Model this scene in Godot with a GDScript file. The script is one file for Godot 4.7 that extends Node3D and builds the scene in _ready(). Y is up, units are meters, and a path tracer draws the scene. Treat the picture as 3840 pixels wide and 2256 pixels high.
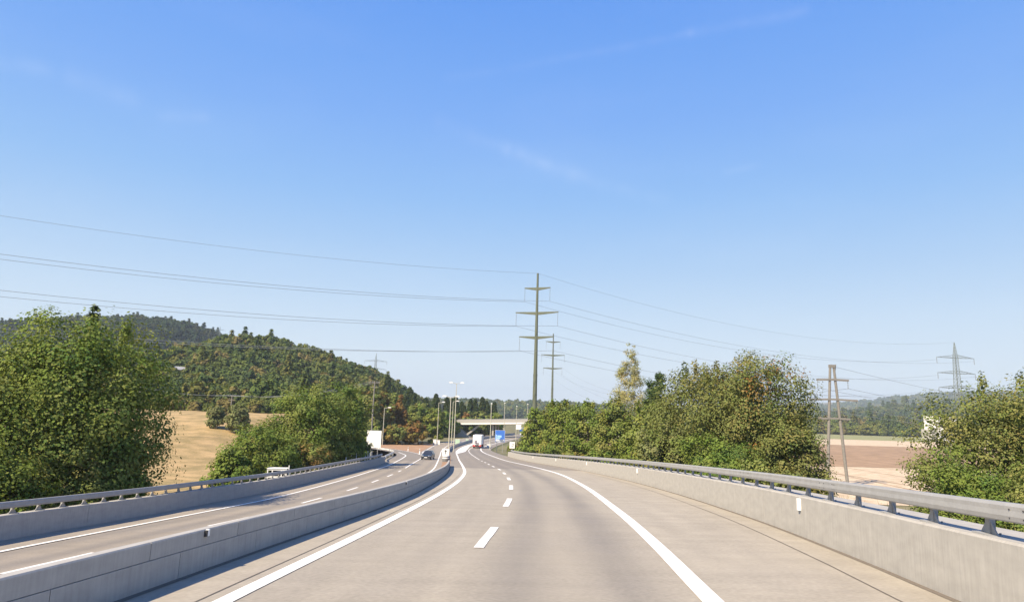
extends Node3D
# Motorway on an embankment, late summer. x right, y up, -z ahead. Distances ahead are written d (= -z).

const LEFT_LINE := [-30, -5.0, 0, -4.12, 10, -3.78, 16.5, -3.5, 22.7, -3.28, 32, -3.07, 44.6, -3.11, 59.6, -3.67, 80, -5.2, 110, -7.7, 140, -10.2, 165, -12.4, 180, -13.3, 200, -13.2, 220, -11.6, 260, -7.5, 300, -1, 350, 10]
const DASH := [-30, -2.6, 0, -1.2, 15, -0.55, 18.8, -0.28, 25.5, 0.0, 29.6, 0.17, 36, 0.26, 40.2, 0.28, 48.8, 0.17, 57.6, -0.13, 68.4, -0.65, 78.6, -1.45, 89, -2.27, 100.7, -3.17, 111.5, -4.1, 132, -5.85, 176, -10.0, 195, -10.3, 225, -7.9, 260, -3.6, 300, 3, 350, 14]
const RIGHT_LINE := [-30, 0.9, 0, 2.3, 10, 3.02, 16, 3.5, 24, 3.99, 41, 4.66, 60.6, 4.7, 80.6, 3.5, 109, 0.9, 144, -2.62, 170, -5.9, 185, -7.2, 200, -7.4, 225, -4.6, 260, -0.2, 300, 6.5, 350, 17.5]
const RIGHT_WALL := [-30, 3.5, 0, 5.6, 10.4, 6.81, 13.7, 7.27, 20.8, 8.05, 26, 8.41, 35.6, 8.86, 50.3, 8.98, 71.9, 8.2, 90, 6.6, 120, 3.6, 150, 0.15, 170, -2.6, 190, -4.6, 225, -2.0, 260, 2.2, 300, 9, 350, 20]
const MEDIAN_WALL := [-30, -6.6, 0, -5.6, 8, -5.28, 12.3, -5.08, 15.2, -4.92, 18, -4.74, 22, -4.48, 29.7, -4.22, 42.6, -4.4, 57.5, -5.02, 75, -6.3, 97, -8.0, 140, -11.6, 177, -14.9, 198, -15.0, 232, -12.6, 260, -9.5, 300, -3, 350, 8]
const FAR_LEFT_LINE := [-30, -17.8, 0, -17.6, 24, -17.32, 30, -17.1, 39, -16.7, 46.5, -16.25, 54, -16.1, 74, -16.1, 94, -16.45, 108, -17.4, 123.5, -18.8, 137, -20.5, 155, -24.8]
const FAR_DASH := [-30, -15.3, 0, -14.9, 20, -14.48, 24, -14.25, 32.3, -13.82, 36.5, -13.5, 45, -13.3, 49, -13.15, 55.6, -12.9, 65, -12.8, 77, -12.88, 84, -13.08, 89.4, -13.3, 129.5, -15.97, 140, -17.3]
const FAR_RIGHT_LINE := [-30, -11.6, 0, -11.1, 24, -10.5, 45, -9.6, 60, -9.25, 82, -9.34, 94, -9.9, 136, -13.5, 177, -17.0, 211, -18.0, 232, -16, 260, -12.8, 300, -6, 350, 5]
const LEFT_WALL := [-30, -19.9, 0, -19.6, 26.5, -19.2, 33, -18.97, 44, -18.74, 52, -18.35, 61, -18.25, 83, -18.0, 95, -17.9, 104, -18.6, 111, -19.9, 135, -22.6, 148, -25.2, 158, -29, 165, -34]
const GORE := [120, -15.9, 140, -17.57, 157, -19.6, 176, -20.9, 210, -21.8, 232, -20, 260, -16.8, 300, -10, 350, 1]
const RAMP := [[112, -16.6], [122, -17.6], [131, -18.7], [140, -19.9], [151, -22.4], [162, -26.3], [172, -31.2], [182, -38], [192, -47]]

const BASE := -8.45
var rng := RandomNumberGenerator.new()
var M := {}
var used := {}

# ------------------------------------------------------------------ shape of the land and the roads
func cv(a: Array, d: float) -> float:
	var n := a.size() / 2
	if d <= a[0]:
		return a[1] + (d - a[0]) * (a[3] - a[1]) / float(a[2] - a[0])
	if d >= a[2 * n - 2]:
		return a[2 * n - 1] + (d - a[2 * n - 2]) * (a[2 * n - 1] - a[2 * n - 3]) / float(a[2 * n - 2] - a[2 * n - 4])
	var i := 0
	while d > a[2 * i + 2]:
		i += 1
	var d0: float = a[2 * i]
	var d1: float = a[2 * i + 2]
	var x0: float = a[2 * i + 1]
	var x1: float = a[2 * i + 3]
	var h := d1 - d0
	var s := (x1 - x0) / h
	var m0 := s
	var m1 := s
	if i > 0:
		m0 = (x1 - a[2 * i - 1]) / (d1 - a[2 * i - 2])
	if i < n - 2:
		m1 = (a[2 * i + 5] - x0) / (a[2 * i + 4] - d0)
	var t := (d - d0) / h
	var t2 := t * t
	var t3 := t2 * t
	return (2 * t3 - 3 * t2 + 1) * x0 + (t3 - 2 * t2 + t) * h * m0 + (3 * t2 - 2 * t3) * x1 + (t3 - t2) * h * m1

func ss(a: float, b: float, x: float) -> float:
	var t := clampf((x - a) / (b - a), 0, 1)
	return t * t * (3 - 2 * t)

func road_y(x: float, d: float) -> float:
	var e := -0.052 * d
	if d > 110:
		var s := minf(d, 205.0) - 110.0
		e = -0.052 * 110 - 0.052 * s + 0.052 * s * s / 190.0
	return e + 0.014 * x * clampf(1 - d / 140.0, 0, 1)

func far_y(x: float, d: float) -> float:
	return road_y(x, d) - 1.7 * (1 - ss(35, 135, d))

const HILL_NEAR := [-330, -3, -290, 2, -250, 0, -218, 3, -206, 11, -189, 25, -167, 34.5, -146, 36, -133, 31.5, -117, 29, -104, 22.5, -91, 20, -78, 13, -64, 5, -50, -4, -30, -8.4]
const HILL_FAR := [-1600, 60, -1000, 72, -668, 73, -620, 77, -522, 86, -434, 92, -404, 90, -378, 80, -352, 54, -311, 24, -270, 24, -220, -2, -180, -8.4]
const HILL_EAST := [420, -8.4, 560, -6, 620, 2, 678, 11, 730, 20, 789, 27, 900, 30, 1050, 28, 1250, 34, 1700, 30]
const RIDGE := [-2600, 120, -1500, 110, -700, 60, -200, 26, 0, 24, 100, 22, 300, 14, 700, 20, 1300, 40, 1700, 90, 1950, 124, 2150, 134, 2400, 130, 3000, 100]

func land_y(x: float, d: float) -> float:
	var y := BASE
	y += 8.0 * ss(85, 195, d) * ss(42, 66, -x)
	if d > 205 and x < -30 and d < 700:
		var k := ss(205, 420, d) if d < 420 else 1.0 - ss(430, 640, d)
		y = lerpf(y, maxf(cv(HILL_NEAR, maxf(x, -329.0)), y if d < 420 else BASE), k)
	if d > 430 and x < -180 and d < 1500:
		var k2 := ss(430, 800, d) if d < 800 else 1.0 - ss(900, 1500, d)
		y = maxf(y, lerpf(BASE, cv(HILL_FAR, maxf(x, -1599.0)), k2))
	if x > 420 and d > 850 and d < 2000:
		var k3 := ss(850, 1300, d) if d < 1300 else 1.0 - ss(1300, 2000, d)
		y = maxf(y, lerpf(BASE, cv(HILL_EAST, minf(x, 1699.0)), k3))
	if d > 1150 and d < 2100 and x > -500 and x < 520:
		y = maxf(y, BASE + 22.0 * ss(1150, 1500, d) * (1 - ss(1600, 2100, d)) * ss(-500, -260, x) * (1 - ss(250, 520, x)))
	if d > 2000:
		var k4 := ss(2000, 3000, d)
		y = maxf(y, lerpf(BASE, cv(RIDGE, clampf(x, -2599, 2999)), k4))
	return y

func ground_y(x: float, d: float) -> float:
	var y := land_y(x, d)
	var xr := cv(RIGHT_WALL, d) + 0.8
	if x > xr - 6:
		y = maxf(y, road_y(xr, d) + 0.25 - 0.5 * maxf(0, x - xr))
	if d < 165:
		var xl := cv(LEFT_WALL, d) - 0.8
		if x < xl + 6:
			y = maxf(y, far_y(xl, d) + 0.1 - 0.5 * maxf(0, xl - x))
	return y

func p3(x: float, y: float, d: float) -> Vector3:
	return Vector3(x, y, -d)

# ------------------------------------------------------------------ mesh building
class MB:
	var v := PackedVector3Array()
	var n := PackedVector3Array()
	var c := PackedColorArray()
	var t := PackedVector2Array()
	var i := PackedInt32Array()
	var col := Color(1, 1, 1)
	func vert(p: Vector3, nn: Vector3, uv := Vector2.ZERO) -> int:
		v.push_back(p); n.push_back(nn); c.push_back(col); t.push_back(uv)
		return v.size() - 1
	func tri(a: Vector3, b: Vector3, cc: Vector3) -> void:
		var nn := (cc - a).cross(b - a).normalized()
		var k := vert(a, nn); vert(b, nn); vert(cc, nn)
		i.append_array(PackedInt32Array([k, k + 1, k + 2]))
	func quad(a: Vector3, b: Vector3, cc: Vector3, d: Vector3, u0 := Vector2.ZERO, u1 := Vector2.ZERO, u2 := Vector2.ZERO, u3 := Vector2.ZERO) -> void:
		var nn := (cc - a).cross(b - a)
		if nn.length_squared() < 1e-14:
			nn = (d - a).cross(cc - a)
		nn = nn.normalized()
		var k := vert(a, nn, u0); vert(b, nn, u1); vert(cc, nn, u2); vert(d, nn, u3)
		i.append_array(PackedInt32Array([k, k + 1, k + 2, k, k + 2, k + 3]))
	func box(cen: Vector3, size: Vector3, b := Basis.IDENTITY) -> void:
		var h := size * 0.5
		var q: Array[Vector3] = []
		for z in [-1, 1]:
			for y in [-1, 1]:
				for x in [-1, 1]:
					q.append(cen + b * Vector3(x * h.x, y * h.y, z * h.z))
		quad(q[4], q[6], q[7], q[5]); quad(q[1], q[3], q[2], q[0])
		quad(q[5], q[7], q[3], q[1]); quad(q[0], q[2], q[6], q[4])
		quad(q[6], q[2], q[3], q[7]); quad(q[0], q[4], q[5], q[1])
	func tube(a: Vector3, b: Vector3, r0: float, r1: float, seg := 8, caps := true) -> void:
		var ax := (b - a).normalized()
		var s := ax.cross(Vector3.UP if absf(ax.y) < 0.95 else Vector3.RIGHT).normalized()
		var u := s.cross(ax)
		var k0 := v.size()
		for j in seg + 1:
			var an := TAU * j / seg
			var dr := s * cos(an) + u * sin(an)
			vert(a + dr * r0, dr, Vector2(float(j) / seg, 0)); vert(b + dr * r1, dr, Vector2(float(j) / seg, (b - a).length()))
		for j in seg:
			var k := k0 + j * 2
			i.append_array(PackedInt32Array([k, k + 3, k + 1, k, k + 2, k + 3]))
		if caps:
			for e in 2:
				var cen := b if e else a
				var rr := r1 if e else r0
				var kk := vert(cen, ax if e else -ax)
				for j in seg + 1:
					var an := TAU * j / seg
					vert(cen + (s * cos(an) + u * sin(an)) * rr, ax if e else -ax)
				for j in seg:
					if e: i.append_array(PackedInt32Array([kk, kk + 1 + j, kk + 2 + j]))
					else: i.append_array(PackedInt32Array([kk, kk + 2 + j, kk + 1 + j]))
	# profile: points (out, up) run round a closed outline; path: points; side: vectors that point "out"
	func sweep(path: Array, outs: Array, prof: Array, s0 := 0.0, caps := true) -> void:
		var m := prof.size()
		var lens := [s0]
		for k in range(1, path.size()):
			lens.append(lens[k - 1] + (path[k] - path[k - 1]).length())
		var run := 0.0
		for e in m:
			var a: Vector2 = prof[e]
			var b: Vector2 = prof[(e + 1) % m]
			var el := (b - a).length()
			for k in path.size() - 1:
				var o0: Vector3 = outs[k]
				var o1: Vector3 = outs[k + 1]
				var A: Vector3 = path[k] + o0 * a.x + Vector3.UP * a.y
				var B: Vector3 = path[k + 1] + o1 * a.x + Vector3.UP * a.y
				var C: Vector3 = path[k + 1] + o1 * b.x + Vector3.UP * b.y
				var D: Vector3 = path[k] + o0 * b.x + Vector3.UP * b.y
				quad(A, B, C, D, Vector2(lens[k], run), Vector2(lens[k + 1], run), Vector2(lens[k + 1], run + el), Vector2(lens[k], run + el))
			run += el
		if caps:
			var pts := PackedVector2Array(prof)
			var ids := Geometry2D.triangulate_polygon(pts)
			for e in [0, path.size() - 1]:
				for q in range(0, ids.size(), 3):
					var w: Array[Vector3] = []
					for z in 3:
						var pp: Vector2 = pts[ids[q + z]]
						w.append(path[e] + outs[e] * pp.x + Vector3.UP * pp.y)
					tri(w[0], w[1], w[2])
	func mesh(m: Material) -> ArrayMesh:
		var a := []
		a.resize(Mesh.ARRAY_MAX)
		a[Mesh.ARRAY_VERTEX] = v; a[Mesh.ARRAY_NORMAL] = n; a[Mesh.ARRAY_COLOR] = c; a[Mesh.ARRAY_TEX_UV] = t; a[Mesh.ARRAY_INDEX] = i
		var out := ArrayMesh.new()
		out.add_surface_from_arrays(Mesh.PRIMITIVE_TRIANGLES, a)
		out.surface_set_material(0, m)
		return out

func numbered(called: String) -> String:
	if not used.has(called):
		used[called] = 0
		return called
	used[called] += 1
	return "%s_%03d" % [called, used[called]]

func put(called: String, mesh: Mesh, parent: Node = self, at := Vector3.ZERO, b := Basis.IDENTITY) -> MeshInstance3D:
	var o := MeshInstance3D.new()
	o.name = numbered(called) if parent == self else called
	o.mesh = mesh
	o.transform = Transform3D(b, at)
	parent.add_child(o, true)
	return o

func obj(called: String, mb: MB, m: Material, parent: Node = self) -> MeshInstance3D:
	return put(called, mb.mesh(m), parent)

func tag(o: Node, label: String, category: String, group := "") -> Node:
	o.set_meta("label", label); o.set_meta("category", category)
	if group: o.set_meta("group", group)
	return o

func structure(o: Node, label := "") -> Node:
	o.set_meta("kind", "structure")
	if label: o.set_meta("label", label)
	return o

func thing(called: String, label: String, category: String, at := Vector3.ZERO, turn := 0.0, group := "") -> Node3D:
	var o := Node3D.new()
	o.name = numbered(called)
	add_child(o)
	o.position = at
	o.rotation.y = turn
	tag(o, label, category, group)
	return o

# ------------------------------------------------------------------ materials
func lin(r: float, g: float, b: float) -> Color:
	return Color(r, g, b).linear_to_srgb()

func mat(c: Color, rough := 0.9, metal := 0.0) -> StandardMaterial3D:
	var m := StandardMaterial3D.new()
	m.albedo_color = c
	m.roughness = rough
	m.metallic = metal
	return m

func noise_image(seed_: int, freq: float, w: int, h: int, octaves := 4) -> PackedByteArray:
	var f := FastNoiseLite.new()
	f.seed = seed_
	f.frequency = freq
	f.fractal_octaves = octaves
	f.noise_type = FastNoiseLite.TYPE_SIMPLEX_SMOOTH
	var im := f.get_seamless_image(w, h, false, false, 0.15)
	im.convert(Image.FORMAT_L8)
	return im.get_data()

# colour texture that runs from c0 to c1 (linear colours) with a coarse and a fine noise
func noise_tex(seed_: int, f0: float, f1: float, mix_: float, c0: Color, c1: Color, size := 512, contrast := 1.6) -> ImageTexture:
	var a := noise_image(seed_, f0, size, size, 4)
	var b := noise_image(seed_ + 7, f1, size, size, 3)
	var lut := PackedByteArray()
	for k in 256:
		var c := c0.lerp(c1, k / 255.0).linear_to_srgb()
		lut.append(int(c.r * 255)); lut.append(int(c.g * 255)); lut.append(int(c.b * 255))
	var out := PackedByteArray()
	out.resize(size * size * 3)
	for k in size * size:
		var q := clampi(int(128 + contrast * ((a[k] - 128) * (1 - mix_) + (b[k] - 128) * mix_)), 0, 255) * 3
		out[k * 3] = lut[q]; out[k * 3 + 1] = lut[q + 1]; out[k * 3 + 2] = lut[q + 2]
	var im := Image.create_from_data(size, size, false, Image.FORMAT_RGB8, out)
	im.generate_mipmaps()
	return ImageTexture.create_from_image(im)

func ground_mat(t: Texture2D, metres: float, rough := 0.95) -> StandardMaterial3D:
	var m := mat(Color(1, 1, 1), rough)
	m.albedo_texture = t
	m.uv1_triplanar = true
	m.uv1_world_triplanar = true
	m.uv1_scale = Vector3.ONE / metres
	return m

func uv_mat(t: Texture2D, sx: float, sy: float, rough := 0.9) -> StandardMaterial3D:
	var m := mat(Color(1, 1, 1), rough)
	m.albedo_texture = t
	m.uv1_scale = Vector3(sx, sy, 1)
	return m

func leaf_mat(c := Color(1, 1, 1)) -> StandardMaterial3D:
	var m := mat(c, 0.85)
	m.metallic_specular = 0.25
	m.vertex_color_use_as_albedo = true
	m.backlight_enabled = true
	m.backlight = Color(0.75, 0.75, 0.45)
	m.cull_mode = BaseMaterial3D.CULL_DISABLED
	return m

# road surface: tyre-worn lanes and aggregate; 20 m across by 32 m along
func road_tex(seed_: int, base: Color, worn: Color, tracks: Array) -> ImageTexture:
	var w := 512
	var h := 1024
	var fine := noise_image(seed_, 0.35, w, h, 2)
	var mid := noise_image(seed_ + 1, 0.03, w, h, 4)
	var big := noise_image(seed_ + 2, 0.006, w, h, 3)
	var stretch := noise_image(seed_ + 3, 0.05, w, 64, 3)
	var across := noise_image(seed_ + 4, 0.04, 16, h, 4)
	var share := PackedFloat32Array()
	for x in w:
		var q := 0.0
		var m := (x / float(w) - 0.5) * 20.0
		for tr in tracks:
			q += tr[2] * exp(-pow((m - tr[0]) / tr[1], 2))
		share.append(q)
	var out := PackedByteArray()
	out.resize(w * h * 3)
	var lut: Array[PackedByteArray] = []
	for k in 33:
		var c := base.lerp(worn, k / 32.0)
		var row := PackedByteArray()
		for q in 256:
			var g := (c * (0.72 + 0.56 * q / 255.0)).linear_to_srgb()
			row.append(int(clampf(g.r, 0, 1) * 255)); row.append(int(clampf(g.g, 0, 1) * 255)); row.append(int(clampf(g.b, 0, 1) * 255))
		lut.append(row)
	for y in h:
		for x in w:
			var k := y * w + x
			var s := share[x] * (0.75 + 0.5 * mid[k] / 255.0) + (big[k] - 128) * 0.0022
			var row: PackedByteArray = lut[clampi(int(s * 32), 0, 32)]
			var q := clampi(128 + int((fine[k] - 128) * 0.55 + (mid[k] - 128) * 0.3 + (stretch[(y >> 4) * w + x] - 128) * 0.22 + (big[k] - 128) * 0.3 + (across[y * 16 + (x >> 5)] - 128) * 0.2), 0, 255) * 3
			out[k * 3] = row[q]; out[k * 3 + 1] = row[q + 1]; out[k * 3 + 2] = row[q + 2]
	var im := Image.create_from_data(w, h, false, Image.FORMAT_RGB8, out)
	im.generate_mipmaps()
	return ImageTexture.create_from_image(im)

# weathered concrete: run-off streaks down the face, pour blotches; u along, v up
func concrete_tex(seed_: int, c: Color, streak: float) -> ImageTexture:
	var n := 512
	var fine := noise_image(seed_, 0.3, n, n, 2)
	var blot := noise_image(seed_ + 1, 0.012, n, n, 4)
	var down := noise_image(seed_ + 2, 0.11, n, 16, 4)
	var out := PackedByteArray()
	out.resize(n * n * 3)
	var lut := PackedByteArray()
	for q in 256:
		var g := (c * (0.6 + 0.8 * q / 255.0)).linear_to_srgb()
		lut.append(int(clampf(g.r, 0, 1) * 255)); lut.append(int(clampf(g.g, 0, 1) * 255)); lut.append(int(clampf(g.b, 0, 1) * 255))
	for y in n:
		for x in n:
			var k := y * n + x
			var q := clampi(128 + int((fine[k] - 128) * 0.14 + (blot[k] - 128) * 0.22 + (down[(y >> 5) * n + x] - 128) * streak), 0, 255) * 3
			out[k * 3] = lut[q]; out[k * 3 + 1] = lut[q + 1]; out[k * 3 + 2] = lut[q + 2]
	var im := Image.create_from_data(n, n, false, Image.FORMAT_RGB8, out)
	im.generate_mipmaps()
	return ImageTexture.create_from_image(im)

func materials() -> void:
	M.asphalt = uv_mat(road_tex(11, Color(0.325, 0.292, 0.236), Color(0.195, 0.178, 0.155), [[1.9, 1.7, 0.18], [-1.8, 1.8, 0.2], [0.85, 0.55, 0.62], [2.75, 0.6, 0.62], [-0.9, 0.5, 0.14], [-2.6, 0.5, 0.14]]), 1, 1, 0.85)
	M.asphalt_far = uv_mat(road_tex(21, Color(0.225, 0.2, 0.168), Color(0.165, 0.15, 0.135), [[0.85, 0.55, 0.6], [2.7, 0.6, 0.6], [-0.9, 0.5, 0.3], [-2.6, 0.5, 0.3]]), 1, 1, 0.85)
	M.asphalt_left = uv_mat(road_tex(31, Color(0.27, 0.236, 0.19), Color(0.185, 0.168, 0.148), [[-2.6, 0.5, 0.75], [-0.9, 0.5, 0.75], [0.9, 0.5, 0.5], [2.7, 0.5, 0.5]]), 1, 1, 0.85)
	M.paint = ground_mat(noise_tex(41, 0.02, 0.3, 0.5, Color(0.62, 0.61, 0.58), Color(0.86, 0.85, 0.82), 256), 2.0, 0.6)
	M.seam = mat(lin(0.115, 0.1, 0.085), 0.8)
	M.grit = ground_mat(noise_tex(43, 0.05, 0.4, 0.6, Color(0.1, 0.085, 0.07), Color(0.2, 0.17, 0.135), 256), 1.5)
	M.concrete = uv_mat(concrete_tex(51, Color(0.365, 0.352, 0.325), 0.24), 0.25, 0.5, 0.9)
	M.concrete_cap = uv_mat(concrete_tex(61, Color(0.365, 0.352, 0.325), 0.2), 0.23, 0.5, 0.9)
	M.concrete_grey = uv_mat(concrete_tex(71, Color(0.365, 0.352, 0.325), 0.25), 0.21, 0.5, 0.9)
	M.steel = ground_mat(noise_tex(81, 0.01, 0.08, 0.4, Color(0.25, 0.252, 0.25), Color(0.34, 0.342, 0.338), 256, 1.2), 1.3, 0.55)
	M.steel_dark = mat(lin(0.17, 0.175, 0.18), 0.6, 0.3)
	M.bolt = mat(lin(0.07, 0.07, 0.075), 0.5, 0.4)
	M.white = mat(lin(0.8, 0.8, 0.78), 0.5)
	M.black = mat(lin(0.03, 0.03, 0.032), 0.5)
	M.sign_blue = mat(lin(0.05, 0.16, 0.55), 0.4)
	M.sign_pale = mat(lin(0.35, 0.58, 0.85), 0.4)
	M.pole_steel = mat(lin(0.43, 0.42, 0.35), 0.6)
	M.pylon = mat(lin(0.095, 0.11, 0.072), 0.6)
	M.lattice = mat(lin(0.17, 0.2, 0.18), 0.6, 0.2)
	M.timber = ground_mat(noise_tex(91, 0.02, 0.2, 0.5, Color(0.15, 0.145, 0.135), Color(0.23, 0.22, 0.205), 256), 2.0)
	M.cable = mat(lin(0.2, 0.23, 0.26), 0.6)
	M.insulator = mat(lin(0.2, 0.22, 0.24), 0.3)
	M.lamp = mat(lin(0.72, 0.73, 0.72), 0.4)
	M.bark = ground_mat(noise_tex(101, 0.04, 0.2, 0.5, Color(0.05, 0.04, 0.03), Color(0.12, 0.1, 0.075), 256), 1.0)
	M.birch_bark = mat(lin(0.5, 0.49, 0.45), 0.8)
	M.roof_grey = mat(lin(0.35, 0.36, 0.38), 0.8)
	M.leaf = leaf_mat()
	M.forest_leaf = leaf_mat()
	M.land = ground_mat(noise_tex(111, 0.012, 0.12, 0.4, Color(0.07, 0.085, 0.03), Color(0.21, 0.175, 0.085), 512), 60)
	M.bank = ground_mat(noise_tex(121, 0.03, 0.2, 0.5, Color(0.06, 0.085, 0.022), Color(0.2, 0.18, 0.08), 512), 9)
	M.meadow = ground_mat(noise_tex(131, 0.012, 0.14, 0.4, Color(0.2, 0.155, 0.055), Color(0.46, 0.315, 0.15), 512, 1.9), 34)
	M.stubble = ground_mat(noise_tex(141, 0.02, 0.22, 0.5, Color(0.36, 0.27, 0.17), Color(0.64, 0.52, 0.37), 512, 1.8), 30)
	M.tilled = ground_mat(noise_tex(151, 0.012, 0.18, 0.45, Color(0.2, 0.13, 0.07), Color(0.38, 0.25, 0.15), 512, 1.7), 44)
	M.pasture = ground_mat(noise_tex(161, 0.015, 0.2, 0.5, Color(0.16, 0.18, 0.06), Color(0.3, 0.28, 0.13), 256), 40)
	M.bare = ground_mat(noise_tex(171, 0.02, 0.2, 0.5, Color(0.26, 0.15, 0.085), Color(0.38, 0.245, 0.15), 256), 20)
	M.grass = leaf_mat()
	M.render_white = mat(lin(0.8, 0.79, 0.76), 0.8)
	M.roof = mat(lin(0.3, 0.17, 0.12), 0.8)
	M.window = mat(lin(0.03, 0.035, 0.045), 0.08)
	M.car_paint = mat(lin(0.012, 0.02, 0.035), 0.25)
	M.car_paint.clearcoat_enabled = true
	M.red = mat(lin(0.5, 0.05, 0.045), 0.45)
	M.tyre = mat(lin(0.02, 0.02, 0.02), 0.85)
	M.plastic_green = mat(lin(0.38, 0.55, 0.42), 0.6)

# ------------------------------------------------------------------ sky, sun, camera
func make_sky() -> void:
	var w := 1536
	var h := 768
	# elevation in degrees -> displayed sRGB
	var stops := [[-90, 205, 218, 226], [0, 233, 243, 249], [4, 223, 238, 249], [8, 204, 227, 249], [12.4, 178, 211, 247], [18, 149, 194, 247], [24.7, 127, 177, 247], [34, 103, 160, 243], [50, 84, 140, 230], [90, 70, 122, 212]]
	var streaks := [[-7.2, 24.3, -0.8, 22.5, 0.55, 0.035], [-0.8, 22.5, 6.3, 20.1, 0.6, 0.075], [6.3, 20.1, 13.4, 18.1, 0.5, 0.04], [-6.6, 27.9, 4.6, 29.9, 0.28, 0.03], [4.6, 29.9, 15.7, 31.1, 0.25, 0.05], [15.7, 31.1, 25.2, 31.3, 0.35, 0.06], [-41, 22.2, -37.5, 22.6, 0.5, 0.06], [-35.8, 22.6, -32, 22.2, 0.7, 0.05], [18.2, 20.1, 20.9, 20.5, 0.22, 0.045], [-29.6, 21.4, -26.7, 22, 0.4, 0.045], [-60, 30, -47, 36, 0.8, 0.05], [48, 26, 62, 31, 0.6, 0.05], [120, 30, 150, 42, 1.2, 0.06], [-150, 35, -120, 28, 1.0, 0.05]]
	var f := FastNoiseLite.new()
	f.seed = 5
	f.frequency = 0.035
	f.fractal_octaves = 4
	var data := PackedFloat32Array()
	data.resize(w * h * 4)
	for y in h:
		var el := 90.0 - (y + 0.5) / h * 180.0
		var k := 0
		while k < stops.size() - 2 and el > stops[k + 1][0]:
			k += 1
		var t := clampf((el - stops[k][0]) / float(stops[k + 1][0] - stops[k][0]), 0, 1)
		var c := Color(lerpf(stops[k][1], stops[k + 1][1], t) / 255.0, lerpf(stops[k][2], stops[k + 1][2], t) / 255.0, lerpf(stops[k][3], stops[k + 1][3], t) / 255.0)
		var base := c.srgb_to_linear()
		for x in w:
			var add := 0.0
			if el > 3:
				var az := wrapf((x + 0.5) / w * 360.0, -180.0, 180.0)
				add = maxf(0.0, f.get_noise_2d(az * 0.9, el * 3.2)) * 0.02 * ss(3, 15, el)
				if el > 15 and el < 45:
					for s in streaks:
						if az < s[0] - 4 or az > s[2] + 4:
							continue
						var a := Vector2(s[0], s[1])
						var b := Vector2(s[2], s[3])
						var p := Vector2(az, el)
						var ab := b - a
						var tt := clampf((p - a).dot(ab) / ab.length_squared(), 0, 1)
						var dd := (p - a - ab * tt).length()
						if dd < 3 * s[4]:
							add += 0.75 * s[5] * exp(-dd * dd / (s[4] * s[4])) * (0.65 + 0.7 * f.get_noise_2d(az * 12, el * 12))
			var o := (y * w + x) * 4
			data[o] = base.r + add * 1.3; data[o + 1] = base.g + add; data[o + 2] = base.b + add * 0.5; data[o + 3] = 1.0
	var im := Image.create_from_data(w, h, false, Image.FORMAT_RGBAF, data.to_byte_array())
	var sm := PanoramaSkyMaterial.new()
	sm.panorama = ImageTexture.create_from_image(im)
	var sky := Sky.new()
	sky.sky_material = sm
	var env := Environment.new()
	env.background_mode = Environment.BG_SKY
	env.sky = sky
	env.tonemap_mode = Environment.TONE_MAPPER_LINEAR
	env.tonemap_exposure = 2.0
	env.background_energy_multiplier = 1.0 / 2.0
	env.sdfgi_enabled = true
	env.ssao_enabled = true
	env.ssil_enabled = true
	env.fog_enabled = true
	env.fog_density = 0.00017
	env.fog_light_color = Color(0.84, 0.9, 0.97)
	var we := WorldEnvironment.new()
	we.name = "world_environment"
	we.environment = env
	add_child(we)
	var sun := DirectionalLight3D.new()
	sun.name = "sun"
	sun.light_energy = 1.5
	sun.light_color = Color(1.0, 0.925, 0.80)
	sun.light_angular_distance = 0.5
	sun.shadow_enabled = true
	add_child(sun)
	var az := deg_to_rad(44)
	var el := deg_to_rad(44)
	sun.look_at_from_position(Vector3.ZERO, Vector3(sin(az) * cos(el), -sin(el), -cos(az) * cos(el)))

func make_camera() -> void:
	var cam := Camera3D.new()
	cam.name = "camera"
	cam.fov = 48.83
	cam.far = 9000
	cam.near = 0.1
	cam.position = Vector3(0, 2.1, 0)
	cam.rotation = Vector3(deg_to_rad(9.6), 0, deg_to_rad(1.8))
	add_child(cam)
	cam.current = true

# ------------------------------------------------------------------ ground, fields, roads
func strip(x0: Callable, x1: Callable, hy: Callable, d0: float, d1: float, step: float, cols: int, ref: Array, width := 20.0) -> MB:
	var mb := MB.new()
	var rows := int(ceil((d1 - d0) / step)) + 1
	for r in rows:
		var d := lerpf(d0, d1, r / float(rows - 1))
		for q in cols + 1:
			var x := lerpf(x0.call(d), x1.call(d), q / float(cols))
			var u: float = (x - cv(ref, d)) / width + 0.5 if ref else x / width
			mb.vert(p3(x, hy.call(x, d), d), Vector3.UP, Vector2(u, -d / 32.0))
	for r in rows - 1:
		for q in cols:
			var k := r * (cols + 1) + q
			mb.i.append_array(PackedInt32Array([k, k + cols + 1, k + cols + 2, k, k + cols + 2, k + 1]))
	return mb

func ribbon(pts: Array, w: float, hy: Callable, lift: float) -> MB:
	var mb := MB.new()
	var n := pts.size()
	for k in n:
		var p: Vector2 = pts[k]
		var tg: Vector2 = (pts[mini(k + 1, n - 1)] - pts[maxi(k - 1, 0)]).normalized()
		var nn := Vector2(tg.y, -tg.x)
		for s in [-1, 1]:
			var q: Vector2 = p + nn * (s * w * 0.5)
			mb.vert(p3(q.x, hy.call(q.x, q.y) + lift, q.y), Vector3.UP, Vector2(s * 0.5 + 0.5, k * 0.1))
	for k in n - 1:
		mb.i.append_array(PackedInt32Array([k * 2, k * 2 + 2, k * 2 + 3, k * 2, k * 2 + 3, k * 2 + 1]))
	return mb

func line_pts(a: Array, d0: float, d1: float, step := 1.5, off := 0.0) -> Array:
	var out := []
	var n := maxi(1, int(ceil((d1 - d0) / step)))
	for k in n + 1:
		var d := lerpf(d0, d1, k / float(n))
		out.append(Vector2(cv(a, d) + off, d))
	return out

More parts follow.
